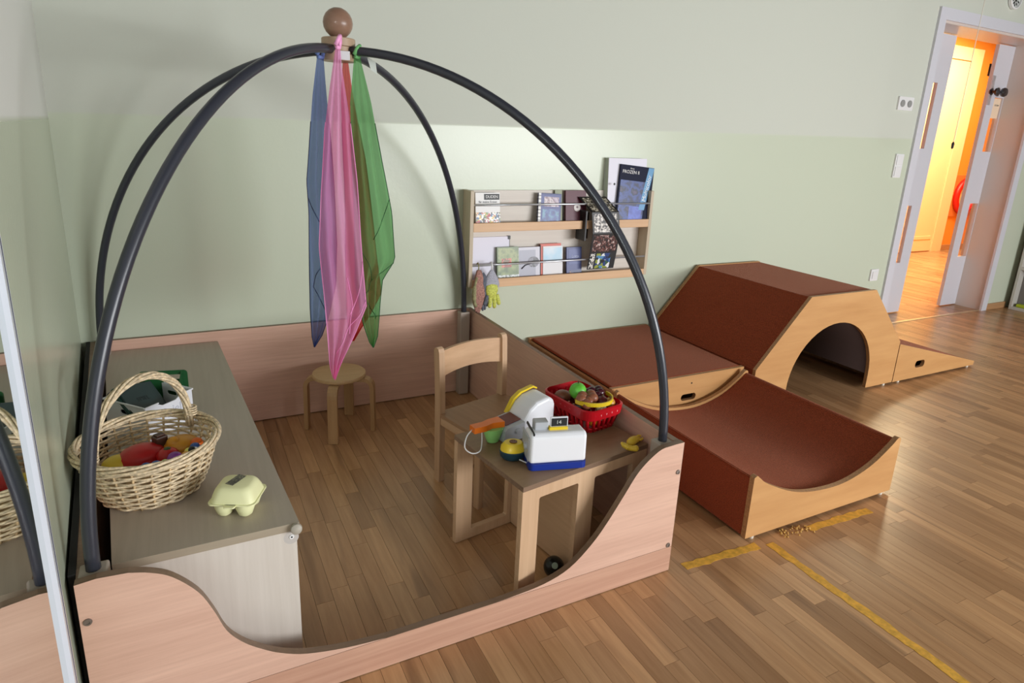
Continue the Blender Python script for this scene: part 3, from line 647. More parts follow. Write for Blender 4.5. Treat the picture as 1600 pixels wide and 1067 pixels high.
# ================================================================== STOOL
stl = thing('round_stool', 'small round birch stool with bent legs by the back board', 'stool', (.975, -.215, 0), 0)
BIR = wood('birch_stool', (206, 172, 128), (186, 150, 106), 'x', 50, .1)
BIRE = wood('birch_bent', (196, 160, 116), (172, 134, 92), 'z', 60, .05)
lathe('seat', [(.001, .236), (.102, .236), (.105, .238), (.106, .248), (.104, .251), (.001, .2515)], (0, 0, 0), BIR, stl, 48)
for a in (62, 156, 246, 334):
    a = math.radians(a); d = Vector((math.cos(a), math.sin(a), 0)); n = Vector((-d.y, d.x, 0))
    path = [(.136, .001), (.135, .10), (.134, .165)]+[(.134-.034*(1-math.cos(math.radians(q))), .19+.036*math.sin(math.radians(q))) for q in (0, 18, 36, 54, 72, 90)]+[(.055, .226)]
    V, Fc = [], []; th, w2 = .016, .019
    for i, (r, z) in enumerate(path):
        p0, p1 = path[max(0, i-1)], path[min(len(path)-1, i+1)]; tx, tz = p1[0]-p0[0], p1[1]-p0[1]; l = math.hypot(tx, tz); nx, nz = tz/l, -tx/l
        for sx_, sw in ((-1, -1), (1, -1), (1, 1), (-1, 1)):
            V.append(d*(r+nx*th/2*sx_)+n*(w2*sw)+Vector((0, 0, z+nz*th/2*sx_)))
    for i in range(len(path)-1):
        for k in range(4): Fc.append((i*4+k, i*4+(k+1) % 4, (i+1)*4+(k+1) % 4, (i+1)*4+k))
    Fc += [(3, 2, 1, 0), tuple(range(len(V)-4, len(V)))]
    from_py('leg', V, Fc, BIRE, stl)
# ================================================================== CHILD'S CHAIR
chr_ = thing('childs_chair', 'child-size beech chair with curved backrest behind the table', 'chair', (1.207, -.748, 0), 15)
CW = .286
for x in (0, CW):
    outl = [(.012, 0), (.012, .30), (.016, .40), (.022, .488), (.016, .499), (.006, .502), (-.004, .498), (-.009, .486), (-.014, .40), (-.018, .27), (-.018, 0)]
    prism('rear_post', [outl], (x-.0115, 0, 0), (0, 1, 0), (0, 0, 1), (.023, 0, 0), SOLID('z'), None, chr_)
for x in (.0, CW): prism('front_leg', [rrect(.024, .028, .005, 3, x, -.225)], (0, 0, 0), (1, 0, 0), (0, 1, 0), (0, 0, .25), SOLID('z'), None, chr_)
prism('seat', [rrect(CW+.018, .245, .012, 3, CW/2, -.118)], (0, 0, .252), (1, 0, 0), (0, 1, 0), (0, 0, .011), wood('seat_ply', (176, 140, 108), (156, 122, 92), 'y', 60, .06), None, chr_)
for x in (0, CW): box('side_rail', (x-.008, -.21, .222), (x+.008, -.018, .250), SOLID('y'), chr_)
box('cross_rail', (.012, -.012, .222), (CW-.012, .004, .250), SOLID('x'), chr_)
V, Fc = [], []; nx = 16
for i in range(nx+1):
    s = i/nx; x = .0115+(CW-.023)*s; bow = 4*s*(1-s)
    zt, zl = .486+.007*bow, .394+.012*bow; y = .004+.012*bow
    V += [(x, y-.006, zl), (x, y-.002, zt), (x, y+.010, zt), (x, y+.006, zl)]
for i in range(nx):
    for k in range(4): Fc.append((i*4+k, i*4+(k+1) % 4, i*4+4+(k+1) % 4, i*4+4+k))
Fc += [(0, 1, 2, 3), tuple(range(nx*4, nx*4+4))]
from_py('backrest', V, Fc, wood('backrest_beech', (222, 184, 146), (192, 150, 114), 'x', 30, .12), chr_)
# ================================================================== CUBE TABLE
tbl = thing('play_table', 'low birch cube table with framed sides inside the pen', 'table', (1.17, -1.436, 0), 8.8)
TW, TD, TH = .455, .338, .357
prism('tabletop', [[(0, 0), (TW, 0), (TW, TD), (0, TD)]], (0, 0, TH-.014), (1, 0, 0), (0, 1, 0), (0, 0, .014), wood('tabletop_birch', (152, 124, 94), (136, 108, 80), 'x', 60, .06), PLYEDGE, tbl)
for y0 in (0.001, TD-.019):
    prism('side_frame', [[(0, .002), (TW, .002), (TW, TH-.0145), (0, TH-.0145)], rrect(.135, .278, .006, 3, .1225, .172), rrect(.15, .278, .006, 3, .325, .172)], (0, y0, 0), (1, 0, 0), (0, 0, 1), (0, .018, 0), PALE('z'), PALE('x'), tbl)
box('centre_panel', (.205, .0195, .004), (.222, TD-.0195, TH-.015), PALE('y'), tbl)
blk = thing('dark_ball', 'dark ball with pale spot on the floor under the table', 'ball', (1.322, -1.368, .0305), 0)
ball('shell', .030, (0, 0, 0), plain('ball_dark', (20, 24, 24), .25), blk, 20)
lathe('spot', [(.0003, 0), (.009, 0), (.009, .001), (.0003, .0012)], (-.010, -.020, .0198), plain('spot_pale', (150, 170, 150), .4), blk, 14, mx=RZ(-25) @ RX(48))

# ================================================================== TOYS ON THE TABLE
TZ = TH
WH = plain('toy_white', (244, 246, 252), .3); LG = plain('toy_grey', (186, 190, 196), .35); BLUE = plain('toy_blue', (26, 54, 150), .3)
YEL = plain('toy_bright_yellow', (238, 206, 44), .3)
# front register
rg = thing('toy_cash_register', 'white toy cash register on blue base with chalkboard display', 'toy register', (1.310, -1.345, TZ), -15)
prism('base', [rrect(.158, .098, .012)], (0, 0, .001), (1, 0, 0), (0, 1, 0), (0, 0, .018), BLUE, None, rg)
body = prism('body', [[(-.046, 0), (.044, 0), (.044, .052), (.020, .078), (-.034, .084), (-.045, .074)]], (-.078, 0, .019), (0, 1, 0), (0, 0, 1), (.155, 0, 0), WH, None, rg)
bv = body.modifiers.new('soft', 'BEVEL'); bv.width = .010; bv.segments = 3; bv.limit_method = 'ANGLE'
box('card_slot', (-.070, -.040, .099), (-.066, .040, .105), BLACK, rg, 0, mx=T(0, 0, -.0015))
box('side_plate', (-.0815, -.036, .022), (-.0772, .036, .090), LG, rg, .002)
lathe('side_knob', [(.001, 0), (.010, 0), (.009, .006), (.001, .008)], (-.081, -.012, .058), LG, rg, 14, mx=RY(-90))
box('card_holder', (-.060, -.012, .096), (-.022, .020, .122), LG, rg, .003)
sg = box('display_foot', (-.022, -.018, .098), (.030, -.002, .109), YEL, rg, .002)
box('display_frame', (-.018, -.014, .109), (.030, -.008, .136), WH, rg, .001)
box('display_board', (-.0155, -.0155, .111), (.0275, -.0138, .1335), plain('chalk_black', (26, 28, 28), .6), sg, 0)
text('display_lettering', '14', .015, plain('chalk_white', (206, 210, 206), .7), sg, T(.004, -.0157, .122) @ FACE_Y)
# rear register (hood with yellow edge)
r2o = thing('toy_scanner_till', 'white toy till with tall hood and yellow edge behind the register', 'toy register', (1.335, -1.150, TZ), 8.8)
hood = prism('hood', [[(-.045, .001), (.075, .001), (.075, .080), (.068, .098), (.048, .107), (.004, .098), (-.020, .080), (-.040, .050)]], (0, -.035, 0), (1, 0, 0), (0, 0, 1), (0, .085, 0), WH, None, r2o)
bv = hood.modifiers.new('soft', 'BEVEL'); bv.width = .010; bv.segments = 3; bv.limit_method = 'ANGLE'
prism('yellow_edge', [[(-.050, .048), (-.041, .050), (-.019, .084), (.004, .101), (.048, .1105), (.062, .104), (.064, .108), (.048, .1165), (.000, .107), (-.026, .089)]], (0, .042, 0), (1, 0, 0), (0, 0, 1), (0, .014, 0), YEL, None, r2o)
deck = prism('deck', [[(-.112, .001), (-.042, .001), (-.042, .052), (-.100, .044), (-.112, .036)]], (0, -.04, 0), (1, 0, 0), (0, 0, 1), (0, .082, 0), LG, None, r2o)
prism('key_panel', [[(-.098, .0455), (-.044, .053), (-.044, .0545), (-.098, .047)]], (0, -.022, 0), (1, 0, 0), (0, 0, 1), (0, .055, 0), plain('key_red', (110, 36, 36), .4), None, r2o)
lathe('deck_knob', [(.001, 0), (.009, 0), (.008, .006), (.001, .007)], (-.066, -.0402, .030), LG, r2o, 14, mx=RX(90))
# hand scanner, yellow over teal with face
hs = thing('toy_hand_scanner', 'yellow and dark teal toy handset leaning by the register', 'toy handset', (1.212, -1.292, TZ), -20)
hs.scale = (1.18, 1.15, 1.1)
lathe('shell', [(.001, .001), (.020, .002), (.028, .010), (.030, .024), (.028, .026), (.001, .026)], (0, 0, 0), plain('toy_teal', (28, 62, 76), .35), hs, 24, sx=1.05, sy_=.85)
lathe('cover', [(.001, .026), (.028, .026), (.027, .036), (.020, .046), (.001, .048)], (0, 0, 0), YEL, hs, 24, sx=1.05, sy_=.85)
lathe('emblem_ring', [(.006, .0), (.009, .0), (.009, .0015), (.006, .0015)], (0, -.002, .0475), plain('emblem_brown', (116, 66, 30), .4), hs, 18)
for s in (-1, 1): ball('emblem_eye', .0014, (s*.0025, .0, .0485), BLACK, hs, 8)
tube('cord', bez([(.012, -.026, .012), (.034, -.034, .006), (.06, -.03, .004), (.075, -.016, .012)], 8), .0016, WHITEP, hs, 6)
# microphone scanner orange over green
og = thing('toy_orange_scanner', 'orange and lime toy scoop scanner hanging over the table corner', 'toy handset', (1.190, -1.178, TZ), 10)
og.scale = (1.2, 1.2, 1.15)
lathe('cup', [(.001, .001), (.015, .002), (.019, .012), (.026, .034), (.027, .040), (.001, .040)], (.012, -.004, 0), plain('toy_lime', (156, 222, 132), .35), og, 22, sy_=.85)
prism('grip', [[(-.048, -.012), (-.016, -.015), (.004, -.010), (.034, -.018), (.036, .014), (.006, .014), (-.014, .009), (-.046, .012)]], (0, -.002, .0405), (1, 0, 0), (0, 1, 0), (0, 0, .015), plain('toy_orange', (236, 120, 30), .35), None, og)
tube('cord', bez([(-.046, 0, .046), (-.066, -.008, .036), (-.078, -.02, .016), (-.068, -.034, .005), (-.046, -.034, .004), (-.028, -.016, .012), (-.022, -.006, .038)], 8), .0016, WHITEP, og, 6)
tube('lead', bez([(.04, -.006, .026), (.044, -.02, .016), (.040, -.04, .004), (.046, -.07, .004)], 8), .0014, WHITEP, og, 6)
# red shopping basket
RED = plain('basket_red', (190, 14, 30), .3)
rb = thing('red_shopping_basket', 'red toy shopping basket full of play food on the table', 'toy basket', (1.530, -1.148, TZ), 9)
def ringbm(w, d, r, z, n=6): return [(x, y, z) for x, y in rrect(w, d, r, n)]
bm = bmesh.new(); prof = [(.146, .212, .050), (.154, .220, .048), (.160, .226, .077), (.150, .216, .080)]; rs = []
for w_, d_, z in prof: rs.append([bm.verts.new(p) for p in ringbm(w_, d_, .034, z)])
for a in range(4):
    A, B = rs[a], rs[(a+1) % 4]
    for i in range(len(A)): bm.faces.new((A[i], A[(i+1) % len(A)], B[(i+1) % len(A)], B[i]))
from_bm('rim', bm, RED, rb)
prism('floor_plate', [rrect(.118, .182, .024)], (0, 0, .001), (1, 0, 0), (0, 1, 0), (0, 0, .004), RED, None, rb)
P0, P1 = rrect(.118, .182, .024, 4), rrect(.150, .216, .034, 4)
def along(P, n):
    L = [0]
    for i in range(len(P)): L.append(L[-1]+math.dist(P[i], P[(i+1) % len(P)]))
    out = []
    for k in range(n):
        s = L[-1]*k/n; i = max(j for j in range(len(P)) if L[j] <= s); f = (s-L[i])/(L[i+1]-L[i]+1e-9); a, b = P[i], P[(i+1) % len(P)]
        out.append((a[0]+(b[0]-a[0])*f, a[1]+(b[1]-a[1])*f))
    return out
NB = 30; A, B = along(P0, NB), along(P1, NB)
for k in range(NB): tube('bar', [(*A[k], .004), (*B[k], .066)], .0052, RED, rb, 6)
for zz, f in ((.012, .12), (.046, .7)): tube('band', [(a[0]+(b[0]-a[0])*f, a[1]+(b[1]-a[1])*f, zz) for a, b in zip(A, B)], .0036, RED, rb, 6, True)
hy = []
for i in range(25):
    t = math.pi*i/24; hy.append((.066*math.cos(t), -.036-.068*math.sin(t), .0815+.002*math.sin(t)))
V, Fc = [], []
for x, y, z in hy: V += [(x, y, z), (x, y, z+.012), (x*.95, y*.96+.0, z+.012), (x*.95, y*.96, z)]
for i in range(24):
    for k in range(4): Fc.append((i*4+k, i*4+(k+1) % 4, i*4+4+(k+1) % 4, i*4+4+k))
Fc += [(0, 1, 2, 3), (96, 97, 98, 99)]
from_py('carry_handle', V, Fc, YEL, rb)
def food(name, label, loc, r, c, sq=1, sx_=1, sy_=1, rz=0, lumps=0, rough=.35, extra=None):
    t = thing(name, label, 'toy food', (loc[0], loc[1], loc[2]), rz, 'play food in the red basket')
    m = plain('food_'+name, c, rough, var=.12, bscale=60)
    if lumps:
        for k in range(lumps):
            a = k*2.4; q = .55*r*math.sqrt((k+.3)/lumps)*1.5
            ball('lobe', r*.52, (q*math.cos(a)*sx_, q*math.sin(a)*sy_, (.25*r*math.sin(k*1.7))), m, t, 12)
    else: ball('body', r, (0, 0, 0), m, t, 20, sq, sx_, sy_)
    if extra: lathe('stem', [(.001, 0), (.0025, 0), (.002, .008), (.0008, .0085)], (0, 0, r*sq-.002), plain('stem_brown', (80, 60, 30), .6), t, 8)
    return t
bx = Vector((1.530, -1.148, TZ))
food('toy_lime_fruit', 'bright green ball fruit topping the red basket', bx+Vector((-.028, -.010, .103)), .0265, (108, 204, 70), extra=True)
food('toy_walnut', 'wrinkled brown toy walnut below the green fruit', bx+Vector((-.022, -.046, .088)), .033, (150, 92, 66), lumps=9)
food('toy_grapes', 'dark purple toy grapes beside the green fruit', bx+Vector((.030, -.016, .086)), .030, (66, 22, 34), lumps=11, rough=.2)
food('toy_plum', 'dark red toy plum below the purple grapes', bx+Vector((.030, -.060, .074)), .022, (96, 32, 34), extra=True)
food('toy_apricot', 'ochre toy apricot at the basket right end', bx+Vector((.050, -.072, .076)), .017, (196, 140, 60), extra=True)
food('toy_bun', 'brown toy bun at the basket left end', bx+Vector((-.046, .046, .066)), .026, (140, 84, 60), .75, 1.1)
food('toy_cauliflower', 'pale cream toy cauliflower by the yellow handle', bx+Vector((.008, -.086, .070)), .014, (232, 214, 170), lumps=7, rough=.6)
food('toy_orange_slice', 'orange toy slice seen through the basket bars', bx+Vector((-.012, -.076, .032)), .020, (240, 160, 50), .9)
food('toy_egg', 'cream toy egg low at the basket right end', bx+Vector((.040, -.050, .034)), .022, (236, 226, 200), 1.1)
food('toy_aubergine', 'dark toy aubergine low in the basket front', bx+Vector((-.030, -.020, .036)), .026, (40, 24, 40), .8, 1, 1.4)
food('toy_peach', 'dusky toy peach deep in the basket middle', bx+Vector((.006, .048, .058)), .028, (110, 60, 44), .9, extra=True)
# yellow toy pieces
bnn = thing('toy_bananas', 'yellow toy banana bunch on the table near the post', 'toy food', (1.541, -1.373, TZ), 0)
BAN = plain('banana_yellow', (226, 190, 60), .4)
for k in range(3):
    pts = bez([(-.012+.0, .012-.008*k, .016), (-.004+.010*k*.3, -.004-.008*k*.4, .011), (.008+.004*k, -.012-.003*k, .0085), (.020, -.012-.004*k+.006*k, .009)], 5)
    tube('banana', pts, [.003]+[.0078]*(len(pts)-2)+[.003], BAN, bnn, 8)
ball('stalk', .005, (-.013, .010, .018), BAN, bnn, 8)
crn = thing('toy_corn', 'yellow toy corn cob beside the toy bananas', 'toy food', (1.580, -1.352, TZ), 20)
pts = [(-.034, 0, .013), (-.026, 0, .013), (-.012, 0, .014), (.004, 0, .014), (.018, 0, .011), (.032, 0, .008)]
tube('cob', pts, [.004, .011, .013, .0115, .009, .003], BAN, crn, 12)
for k in range(4): tube('husk', bez([(.002, 0, .014), (.018, .010*math.cos(k*1.57), .012+.008*math.sin(k*1.57)), (.036, .006*math.cos(k*1.57), .010+.004*math.sin(k*1.57))], 5), [.004]*5+[.004]*5+[.0015], BAN, crn, 6)

# ================================================================== WALL BOOK RACK
rk = thing('book_rack', 'pale wooden wall rack with two ledges and steel rods', 'book rack')
RKM = GREYW('x'); RZM = wood('rack_side', (206, 190, 166), (188, 172, 146), 'z', 60, .05)
box('side_panel', (1.594, -.085, .53), (1.612, -.001, .965), RZM, rk); box('side_panel', (2.594, -.085, .53), (2.612, -.001, .965), RZM, rk)
box('back_panel', (1.612, -.012, .535), (2.594, -.001, .962), RKM, rk)
lipm = wood('rack_lip', (226, 186, 146), (204, 162, 122), 'x', 40, .05)
for z in (.782, .522):
    box('ledge', (1.612, -.070, z), (2.594, -.012, z+.014), lipm, rk)
    box('lip', (1.612, -.085, z), (2.594, -.070, z+.040), lipm, rk)
for z in (.902, .628): tube('rod', [(1.606, -.078, z), (2.60, -.078, z)], .0045, STEEL, rk, 10)
PAPER = plain('page_paper', (236, 234, 228), .7)
def book(name, label, x0, x1, zb, h, th, cover, cat='book', lean=7, roll_=0, ybot=-.062, print_=None, pr=None, group='books on the wall rack'):
    w_ = x1-x0; t = thing(name, label, cat, ((x0+x1)/2, ybot, zb), 0, group)
    mx = RX(-lean) @ RY(roll_)
    box('pages', (-w_/2+.002, .0012, .002), (w_/2-.002, th-.0012, h-.002), PAPER, t, 0, mx=mx)
    fc = box('front_cover', (-w_/2, 0, 0), (w_/2, .0015, h), cover, t, .0004, 1, mx=mx)
    box('back_cover', (-w_/2, th-.0015, 0), (w_/2, th, h), cover, t, .0004, 1, mx=mx)
    box('spine', (-w_/2, .001, 0), (-w_/2+.0015, th-.001, h), cover, t, 0, mx=mx)
    for k, (a, b, c, d, m) in enumerate(print_ or []):
        box('cover_print', (a, -.0006-.0002*k, b), (c, .0002, d), m, fc, 0, mx=mx)
    return t, fc, mx
z1, z2 = .797, .537
WC = plain('cover_white', (234, 232, 230), .4)
t, fc, mx = book('picture_dictionary', 'white picture book with black title box, leftmost on upper ledge', 1.634, 1.756, z1, .158, .010, WC,
    print_=[(-.061, .004, .061, .070, printed('duden_art', [(240, 236, 230), (176, 40, 50), (226, 190, 80), (244, 240, 236), (70, 110, 150), (60, 50, 46), (240, 238, 236), (210, 160, 120), (120, 150, 90)], 105)), (-.018, .126, .058, .152, BLACK)])
text('title_lettering', 'DUDEN', .0175, WC, fc, mx @ T(.020, -.0012, .139) @ FACE_Y)
text('subtitle_lettering', 'für meine Ersten', .0135, BLACK, fc, mx @ T(.0, -.0006, .1165) @ FACE_Y)
t, fc, mx = book('spiral_booklet', 'blue spiral-bound photo booklet on the upper ledge', 1.952, 2.078, z1, .154, .009, plain('cover_navy', (62, 72, 122), .4), roll_=3,
    print_=[(-.050, .008, .056, .148, plain('cover_navy_pale', (84, 92, 146), .4)), (-.032, .092, .048, .138, printed('booklet_photo', [(206, 190, 200), (180, 160, 176), (120, 90, 100), (222, 206, 210), (60, 44, 60)], 26, 'noise')), (-.040, .014, .050, .080, printed('booklet_photo_low', [(40, 52, 110), (60, 84, 150), (100, 150, 176), (34, 40, 84)], 30, 'noise')), (-.063, .0, -.050, .154, WC)])
for k in range(9): tube('spiral_loop', [mx @ Vector((-.058+.010*math.cos(a), .004+.008*math.sin(a), .010+k*.0165)) for a in [2*math.pi*q/10 for q in range(10)]], .0012, BLACK, fc, 5, True)
book('green_backing_card', 'narrow grey green card tucked behind spiral booklet', 2.058, 2.098, z1, .168, .004, plain('card_greygreen', (160, 166, 140), .5), 'card', ybot=-.046)
t, fc, mx = book('maroon_book', 'plain maroon book with round white emblem on upper ledge', 2.108, 2.226, z1, .168, .014, plain('cover_maroon', (92, 40, 54), .45))
lathe('emblem', [(.0005, 0), (.019, 0), (.019, .0008), (.0005, .0008)], mx @ Vector((.006, -.001, .086)), plain('emblem_white', (222, 214, 210), .5), fc, 22, mx=RX(83))
lathe('emblem_dot', [(.0005, 0), (.006, 0), (.006, .0006), (.0005, .0006)], mx @ Vector((.006, -.0022, .088)), plain('emblem_grey', (120, 100, 104), .5), fc, 14, mx=RX(83))
fo = thing('white_folder', 'tall white ring folder standing behind the dark blue book', 'folder', (2.47, -.055, z1), 0, 'books on the wall rack')
FW = plain('folder_white', (230, 228, 240), .45); mxf = RX(-4)
box('cover_board', (-.118, 0, 0), (.118, .003, .325), FW, fo, .001, mx=mxf); box('cover_board', (-.118, .033, 0), (.118, .036, .325), FW, fo, .001, mx=mxf)
box('folder_spine', (-.118, .003, 0), (-.115, .033, .325), plain('folder_grey', (178, 184, 172), .5), fo, .0005, mx=mxf)
box('paper_stack', (-.108, .006, .004), (.112, .030, .318), PAPER, fo, 0, mx=mxf)
lathe('finger_hole', [(.0005, 0), (.006, 0), (.006, .0006), (.0005, .0006)], (-.098, -.012, .20), BLACK, fo, 12, mx=RX(90))
# dark blue colouring book (lettering kept, picture kept abstract)
NAVY = plain('cover_midnight', (16, 22, 50), .55, 0, .2)
t, fc, mx = book('colouring_book', 'dark blue colouring book with pale blue lettered stripe, tilted on top rod', 2.392, 2.602, z1, .290, .010, NAVY, lean=5, roll_=5, ybot=-.073,
    print_=[(-.098, .0, .060, .215, printed('midnight_art', [(14, 20, 50), (20, 34, 84), (50, 76, 150), (16, 24, 58), (90, 76, 120)], 16, 'noise', seed=3)), (-.03, .004, .05, .090, printed('midnight_art_low', [(70, 84, 170), (96, 116, 206), (50, 64, 140)], 20, 'noise'))])
prism('stripe', [[(.030, .075), (.066, .075), (.105, .288), (.070, .288)]], mx @ Vector((0, -.0006, 0)), (mx.to_3x3() @ Vector((1, 0, 0))), (mx.to_3x3() @ Vector((0, 0, 1))), (mx.to_3x3() @ Vector((0, -.0006, 0))), plain('stripe_blue', (88, 150, 196), .35), None, fc)
text('title_lettering', 'FROZEN II', .023, WC, fc, mx @ T(-.040, -.0012, .256) @ FACE_Y)
text('small_lettering', 'Disney', .009, WC, fc, mx @ T(-.034, -.0012, .274) @ FACE_Y)
text('stripe_lettering', 'Multicolor', .0325, WC, fc, mx @ T(.069, -.0014, .186) @ FACE_Y @ RZ(79.5))
# lower ledge
wpad = thing('white_pad', 'large blank white pad with dark corner clip on lower ledge', 'pad', (1.729, -.036, z2), 0, 'books on the wall rack')
box('sheet_block', (-.098, 0, 0), (.098, .008, .212), plain('pad_white', (228, 226, 240), .5), wpad, .001, mx=RX(-4))
box('corner_clip', (.088, -.0015, .198), (.102, .011, .214), BLACK, wpad, .001, mx=RX(-4)); box('dark_edge', (.0965, -.001, .11), (.0985, .009, .20), BLACK, wpad, 0, mx=RX(-4))
book('nature_book', 'green nature book with red blossom photo on lower ledge', 1.752, 1.866, z2, .166, .010, plain('cover_leaf', (92, 112, 66), .35),
    print_=[(-.052, .03, .057, .160, printed('nature_photo', [(70, 92, 44), (112, 130, 74), (150, 160, 100), (84, 104, 54)], 22, 'noise')), (-.034, .070, .018, .112, printed('blossom_photo', [(176, 70, 56), (206, 110, 84), (150, 60, 44), (120, 90, 60)], 60)), (-.054, .004, .057, .034, printed('nature_low', [(40, 50, 40), (220, 226, 224), (60, 84, 60), (190, 200, 190)], 36, 'noise'))])
t, fc, mx = book('animal_photo_book', 'grey photo book with dark animal picture on lower ledge', 1.868, 1.984, z2, .160, .008, plain('cover_grey', (190, 188, 200), .35), ybot=-.058,
    print_=[(-.054, .012, .034, .146, plain('photo_grey', (150, 150, 166), .35))])
prism('cover_print', [[(.0+.030*math.cos(a)*1.05+.014, .088+.026*math.sin(a)) for a in [2*math.pi*k/16 for k in range(16)]]], mx @ Vector((.008, -.0012, 0)), mx.to_3x3() @ Vector((1, 0, 0)), mx.to_3x3() @ Vector((0, 0, 1)), mx.to_3x3() @ Vector((0, -.0004, 0)), printed('animal_photo', [(26, 24, 30), (50, 46, 56), (120, 116, 130), (30, 28, 34)], 40, 'noise'), None, fc)
tube('cover_print', [mx @ Vector(p) for p in ((-.044, -.0014, .058), (-.024, -.0014, .074), (-.002, -.0014, .080), (.014, -.0014, .084))], .003, plain('ink_dark', (44, 42, 50), .4), fc, 6)
t = thing('red_folder', 'red edged folder holding a pale sky picture, lower ledge', 'folder', (2.052, -.056, z2), 0, 'books on the wall rack')
box('back_board', (-.064, .004, 0), (.054, .010, .172), plain('folder_red', (206, 84, 62), .4), t, .0008, mx=RX(-6))
pc = box('picture_sheet', (-.050, .001, .002), (.062, .0035, .160), plain('sky_pale', (222, 220, 222), .4), t, .0004, mx=RX(-6))
box('sky_print', (-.046, .0002, .084), (.058, .0014, .152), printed('sky_picture', [(214, 220, 226), (170, 204, 224), (132, 184, 212)], 9, 'noise'), pc, 0, mx=RX(-6))
box('folder_edge', (-.066, 0, 0), (-.062, .011, .168), plain('folder_dark', (60, 34, 34), .5), t, 0, mx=RX(-6))
t, fc, mx = book('blue_booklet', 'slate blue booklet beside the folded picture strip, lower ledge', 2.136, 2.224, z2, .150, .009, plain('cover_slate', (76, 84, 134), .4), ybot=-.058,
    print_=[(-.032, .066, .036, .140, plain('slate_panel', (88, 98, 150), .4)), (-.026, .006, .040, .036, printed('slate_art', [(90, 84, 120), (150, 120, 110), (210, 200, 210), (60, 70, 110)], 50))])
text('title_lettering', 'Lotta', .020, plain('slate_print', (170, 178, 210), .4), fc, mx @ T(.006, -.0012, .104) @ FACE_Y)
# folded picture strip over the rods
zz = thing('picture_strip', 'black zigzag fold-out picture strip draped over the upper rod', 'picture strip', (2.318, 0, 0), 0, 'books on the wall rack')
secs = [((-.062, -.054, .934), (-.018, -.115, .866)), ((-.018, -.115, .866), (-.006, -.118, .762)), ((-.006, -.118, .762), (-.004, -.104, .664)), ((-.004, -.104, .664), (-.010, -.095, .580))]
BKC = plain('card_black', (20, 18, 18), .4)
pics = [[(20, 18, 16), (30, 26, 22), (150, 142, 124), (230, 224, 210)], [(24, 22, 22), (60, 54, 54), (214, 206, 198), (246, 242, 236)], [(14, 12, 12), (24, 20, 20), (120, 70, 62), (226, 216, 210)], [(30, 60, 120), (80, 140, 190), (150, 160, 60), (236, 236, 236), (24, 24, 26), (50, 90, 40)]]
for k, (a, b) in enumerate(secs):
    a, b = Vector(a), Vector(b); hw = .080
    n = (b-a).cross(Vector((1, 0, 0))).normalized()
    if n.y > 0: n = -n
    P = [a+Vector((-hw, 0, 0)), a+Vector((hw, 0, 0)), b+Vector((hw, 0, 0)), b+Vector((-hw, 0, 0))]
    lf = from_py('leaf', P+[p-n*.003 for p in P], [(0, 1, 2, 3), (7, 6, 5, 4), (0, 4, 5, 1), (1, 5, 6, 2), (2, 6, 7, 3), (3, 7, 4, 0)], BKC, zz)
    u = (P[1]-P[0]); v = (P[3]-P[0]); ins = [(.06, .08), (.94, .08), (.94, .94), (.06, .94)] if k < 3 else [(.26, .05), (.80, .05), (.80, .95), (.26, .95)]
    Q = [P[0]+u*x+v*y+n*.0008 for x, y in ins]
    from_py('leaf_picture', Q+[q-n*.001 for q in Q], [(0, 1, 2, 3), (7, 6, 5, 4), (0, 4, 5, 1), (1, 5, 6, 2), (2, 6, 7, 3), (3, 7, 4, 0)], printed('strip_picture_%d' % k, pics[k], 75 if k != 3 else 55, 'noise' if k < 3 else 'voronoi', seed=k), lf)
    if k == 3:
        Q = [P[0]+u*x+v*y+n*.0008 for x, y in ((.03, .05), (.20, .05), (.20, .95), (.03, .95))]
        from_py('leaf_picture', Q+[q-n*.001 for q in Q], [(0, 1, 2, 3), (7, 6, 5, 4), (0, 4, 5, 1), (1, 5, 6, 2), (2, 6, 7, 3), (3, 7, 4, 0)], printed('strip_picture_4', [(230, 228, 224), (30, 30, 32), (210, 206, 200)], 110), lf)
box('strip_cover', (-.128, -.108, .726), (-.118, -.028, .872), BKC, zz, .001); box('strip_flap', (-.118, -.062, .730), (-.078, -.056, .86), plain('flap_dark', (50, 40, 40), .4), zz, .0005)
# gloves and cloth hanging on the lower rod
def drape(name, label, x, parts, cat):
    t = thing(name, label, cat, (x, -.096, .628))
    return t
gl = drape('garden_gloves', 'grey and yellow garden gloves hanging from the lower rod', 1.704, None, 'gloves')
gl.scale = (1.35, 1.1, 1); GGR = plain('glove_grey', (176, 176, 188), .8, bump=.3, bscale=300, var=.15); GYE = plain('glove_yellow', (206, 212, 100), .7, bump=.3, bscale=200, var=.18); GDK = plain('glove_slate', (96, 100, 112), .8, var=.2, bscale=90)
lathe('cuff', [(.006, -.02), (.016, -.04), (.026, -.065), (.031, -.088), (.027, -.104), (.002, -.106)], (0, 0, 0), GGR, gl, 16, sy_=.6)
lathe('palm', [(.002, -.155), (.016, -.145), (.024, -.115), (.022, -.090), (.01, -.08), (.002, -.078)], (-.002, -.010, 0), GYE, gl, 14, sy_=.6)
for dx, l, a in ((-.018, .045, -.010), (-.006, .060, -.002), (.007, .064, .004), (.018, .05, .010)):
    tube('finger', bez([(dx, -.010, -.135), (dx+a*.5, -.013, -.135-l*.5), (dx+a, -.010, -.135-l)], 4), [.0075]*8+[.004], GYE if dx > -.01 else GDK, gl, 8)
tube('hanging_loop', [(0, .018+.0, .012), (0, .006, .016), (0, -.002, .004), (0, 0, -.022)], .003, WHITEP, gl, 6)
gl2 = thing('slate_glove', 'slate grey glove hanging behind the yellow garden glove', 'gloves', (1.662, -.098, .60))
lathe('palm', [(.002, 0), (.012, -.015), (.022, -.05), (.024, -.09), (.02, -.12), (.002, -.122)], (0, 0, 0), GDK, gl2, 14, sy_=.55)
